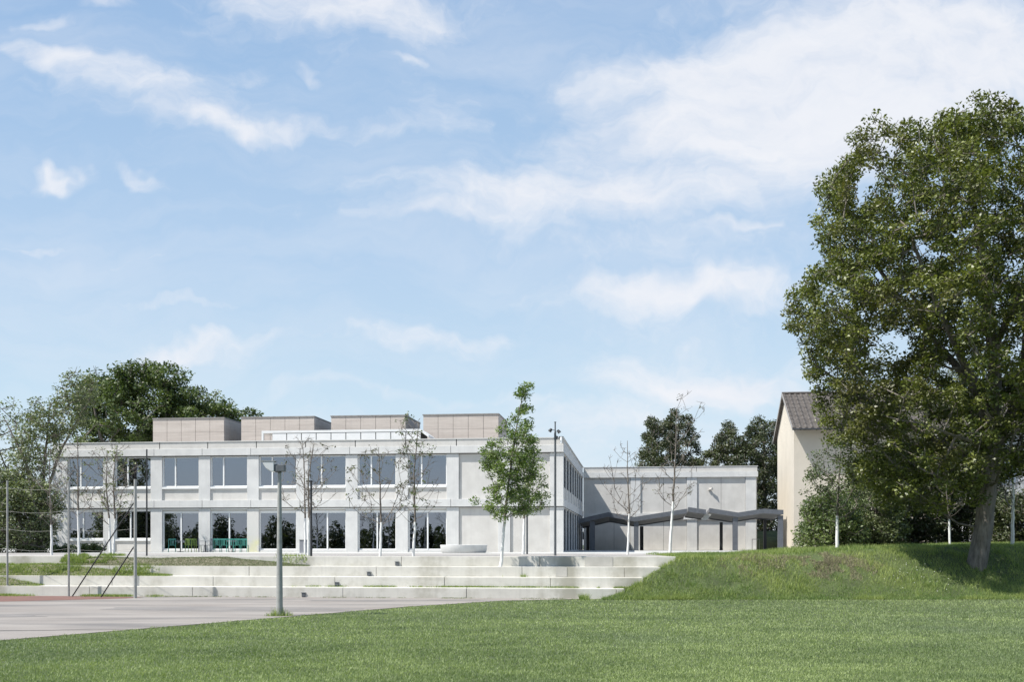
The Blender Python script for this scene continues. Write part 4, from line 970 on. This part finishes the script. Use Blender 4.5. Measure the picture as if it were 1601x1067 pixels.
# rough grass on the mound
n = 300000; Xv = rng.uniform(2.4, 34, n); Yv = 39.8+26*rng.random(n)**1.7; ok = (mound(Xv, Yv) > .02) & ~((Yv > 52) & (Xv < 21)); Xv, Yv = Xv[ok], Yv[ok]
z = mound(Xv, Yv); dryc = np.exp(-(((Xv-12.8)/2.0)**2+((Yv-42.9)/.9)**2))+.5*np.exp(-(((Xv-9.6)/1.2)**2+((Yv-42.4)/.6)**2))
keep = rng.random(len(Xv)) > .55*dryc; Xv, Yv, z, dryc = Xv[keep], Yv[keep], z[keep], dryc[keep]
tn = -.25+1.25*fbm(Xv, Yv, .8)+.5*dryc
blades('rough_grass', Xv, Yv, z-.01, .075+.13*np.clip(fbm(Xv, Yv, .8)-.35, 0, 1)*2, .017, 'grassM', 4, tint=tn, lean=.9)
n = 60000; a = rng.uniform(0, 2*np.pi, n); r_ = rng.random(n)**.75
Xv = 12.7+2.6*r_*np.cos(a); Yv = 42.75+1.15*r_*np.sin(a); Xv = np.where(rng.random(n) < .22, Xv*.5+3.2, Xv)
ok = (rng.random(n) > .75*r_**1.5) & (fbm(Xv, Yv, 2.4) > .38+.16*r_); Xv, Yv = Xv[ok], Yv[ok]
blades('dry_grass', Xv, Yv, mound(Xv, Yv)-.005, .07, .02, 'straw', 14, lean=1.0)
n = 170; cx_ = rng.uniform(4.2, 30, n); cy_ = 40.0+5.5*rng.random(n)**1.2; X, Yv, H_ = [], [], []
for x_, y_ in zip(cx_, cy_):
    k = rng.integers(25, 90); s_ = rng.uniform(.08, .3); X.append(x_+rng.normal(0, s_*1.4, k)); Yv.append(y_+rng.normal(0, s_, k)); H_.append(np.full(k, rng.uniform(.10, .26)))
X, Yv, H_ = map(np.concatenate, (X, Yv, H_)); blades('grass_tufts', X, Yv, mound(X, Yv)-.02, H_, .022, 'grassM', 77, tint=rng.random(len(X))*.7, lean=.8)
# daisies
X = np.concatenate([rng.normal(16.3, .8, 30), rng.uniform(-8, 12, 0)]); Yv = np.concatenate([rng.normal(42.2, .6, 30), rng.uniform(17, 38, 0)])
b = MB()
for x_, y_ in zip(X, Yv):
    if x_ < np.interp(y_, [10, 23.2, 30.4, 35.7, 39.4], [-19, -11.2, -6.7, -3.5, -.4])+.3: continue
    z_ = float(mound(x_, y_))+.09
    b.lathe([(.0, .012), (.014, .008), (.02, 0)], (x_, y_, z_), n=6)
tag(b.build('daisies', M['petal']), kind='stuff')
# weeds: foot of lamp, court edge, beds on the steps
n = 260; a = rng.uniform(0, 6.28, n); r_ = .08+.26*rng.random(n)**1.3; blades('weeds', lp.x+np.cos(a)*r_*1.3, lp.y+np.sin(a)*r_*.8, np.full(n, .0), .30*(1-r_/.5), .02, 'grassM', 5, lean=.7)
def bed(name, pa, pb, k, hump, n, m, seed, hb=.05, dens=1.0):
    """earth wedge lying on tread k-1 against riser k between two photo columns"""
    xa_, xb_ = X_(pa, 44.5), X_(pb, 43.5); nxx = 60; v = []; f = []; zb_ = .405*k
    for i in range(nxx+1):
        t = i/nxx; x = xa_+(xb_-xa_)*t; prof = min(1, (t)*8 if pa > 5 else 1)*min(1, (1-t)*3.0); y1 = stepY(x, k); nz_ = .8+.4*float(vnoise(x, k*5, .8))
        for j, (yy, zz) in enumerate(((y1-.68, -.02), (y1-.45, .10*prof*nz_), (y1-.2, .28*prof*nz_), (y1+.0, .41*prof*nz_*hump), (y1+.5, .41*prof*hump+.03*prof), (y1+1.3, .41-.05))):
            v.append((x, yy, zb_+zz+.005))
    for i in range(nxx):
        for j in range(5): f.append((i*6+j, (i+1)*6+j, (i+1)*6+j+1, i*6+j+1))
    v = np.array(v); tag(np_mesh(name, v, np.array(f), M['dry'], smooth=True), kind='structure')
    rg_ = np.random.default_rng(seed); q = rg_.integers(0, len(f), n); fa = v[np.array(f)[q]]; u1, u2 = rg_.random((n, 1)), rg_.random((n, 1))
    p = (fa[:, 0]*(1-u1)+fa[:, 1]*u1)*(1-u2)+(fa[:, 3]*(1-u1)+fa[:, 2]*u1)*u2
    blades('bed_plants', p[:, 0], p[:, 1], p[:, 2]-.01, hb, .02, m, seed+1, lean=.9)
bed('planting_bed', -200, 262, 2, 1.0, 20000, 'grassM', 91, .08)
bed('planting_bed', 84, 480, 3, .8, 26000, 'weed', 93, .05)
for (pa, pb, kk, nn_, sd) in ((84, 175, 3, 7000, 201), (-60, 120, 2, 7000, 202), (180, 250, 2, 2500, 203), (430, 480, 3, 700, 204)):
    rg_ = np.random.default_rng(sd); X = rg_.uniform(X_(pa, 44.5), X_(pb, 44), nn_); off_ = rg_.uniform(-.5, .45, nn_); kp = fbm(X*1.5, off_*3+kk, 2.2) > .46; X, off_ = X[kp], off_[kp]
    blades('weeds', X, stepY(X, kk)+off_, .405*kk+.1+.3*np.clip((off_+.5)/.6, 0, 1), .13, .02, 'grassM', sd, lean=.8)
bed('planting_bed', -120, 60, 1, .9, 5000, 'grassM', 95, .08)
# weeds along riser feet
def fringe(k, pa, pb, n, h, m, seed, sp=.1):
    rg_ = np.random.default_rng(seed); X = rg_.uniform(X_(pa, 43), X_(pb, 43), n); keep = rg_.random(n) < np.clip((fbm(X, k*3.1, 1.6)-.36)*4, 0, 1)**1.5; X = X[keep]
    Yy = stepY(X, k)-.02-np.abs(rg_.normal(0, sp, len(X))); z = (.405*k if k else .0)
    blades('weeds', X, Yy, np.full(len(X), z), h, .018, m, seed, lean=.8)
fringe(0, -60, 260, 9000, .10, 'grassM', 101, .3); fringe(0, 260, 880, 4500, .05, 'weed', 102, .22); fringe(1, 440, 1040, 7000, .07, 'grassM', 103, .06); fringe(2, 745, 850, 1500, .13, 'grassM', 104, .12)
fringe(1, 880, 1040, 1500, .08, 'grassM', 106, .08); fringe(0, 900, 1040, 3000, .22, 'grassM', 107, .4)
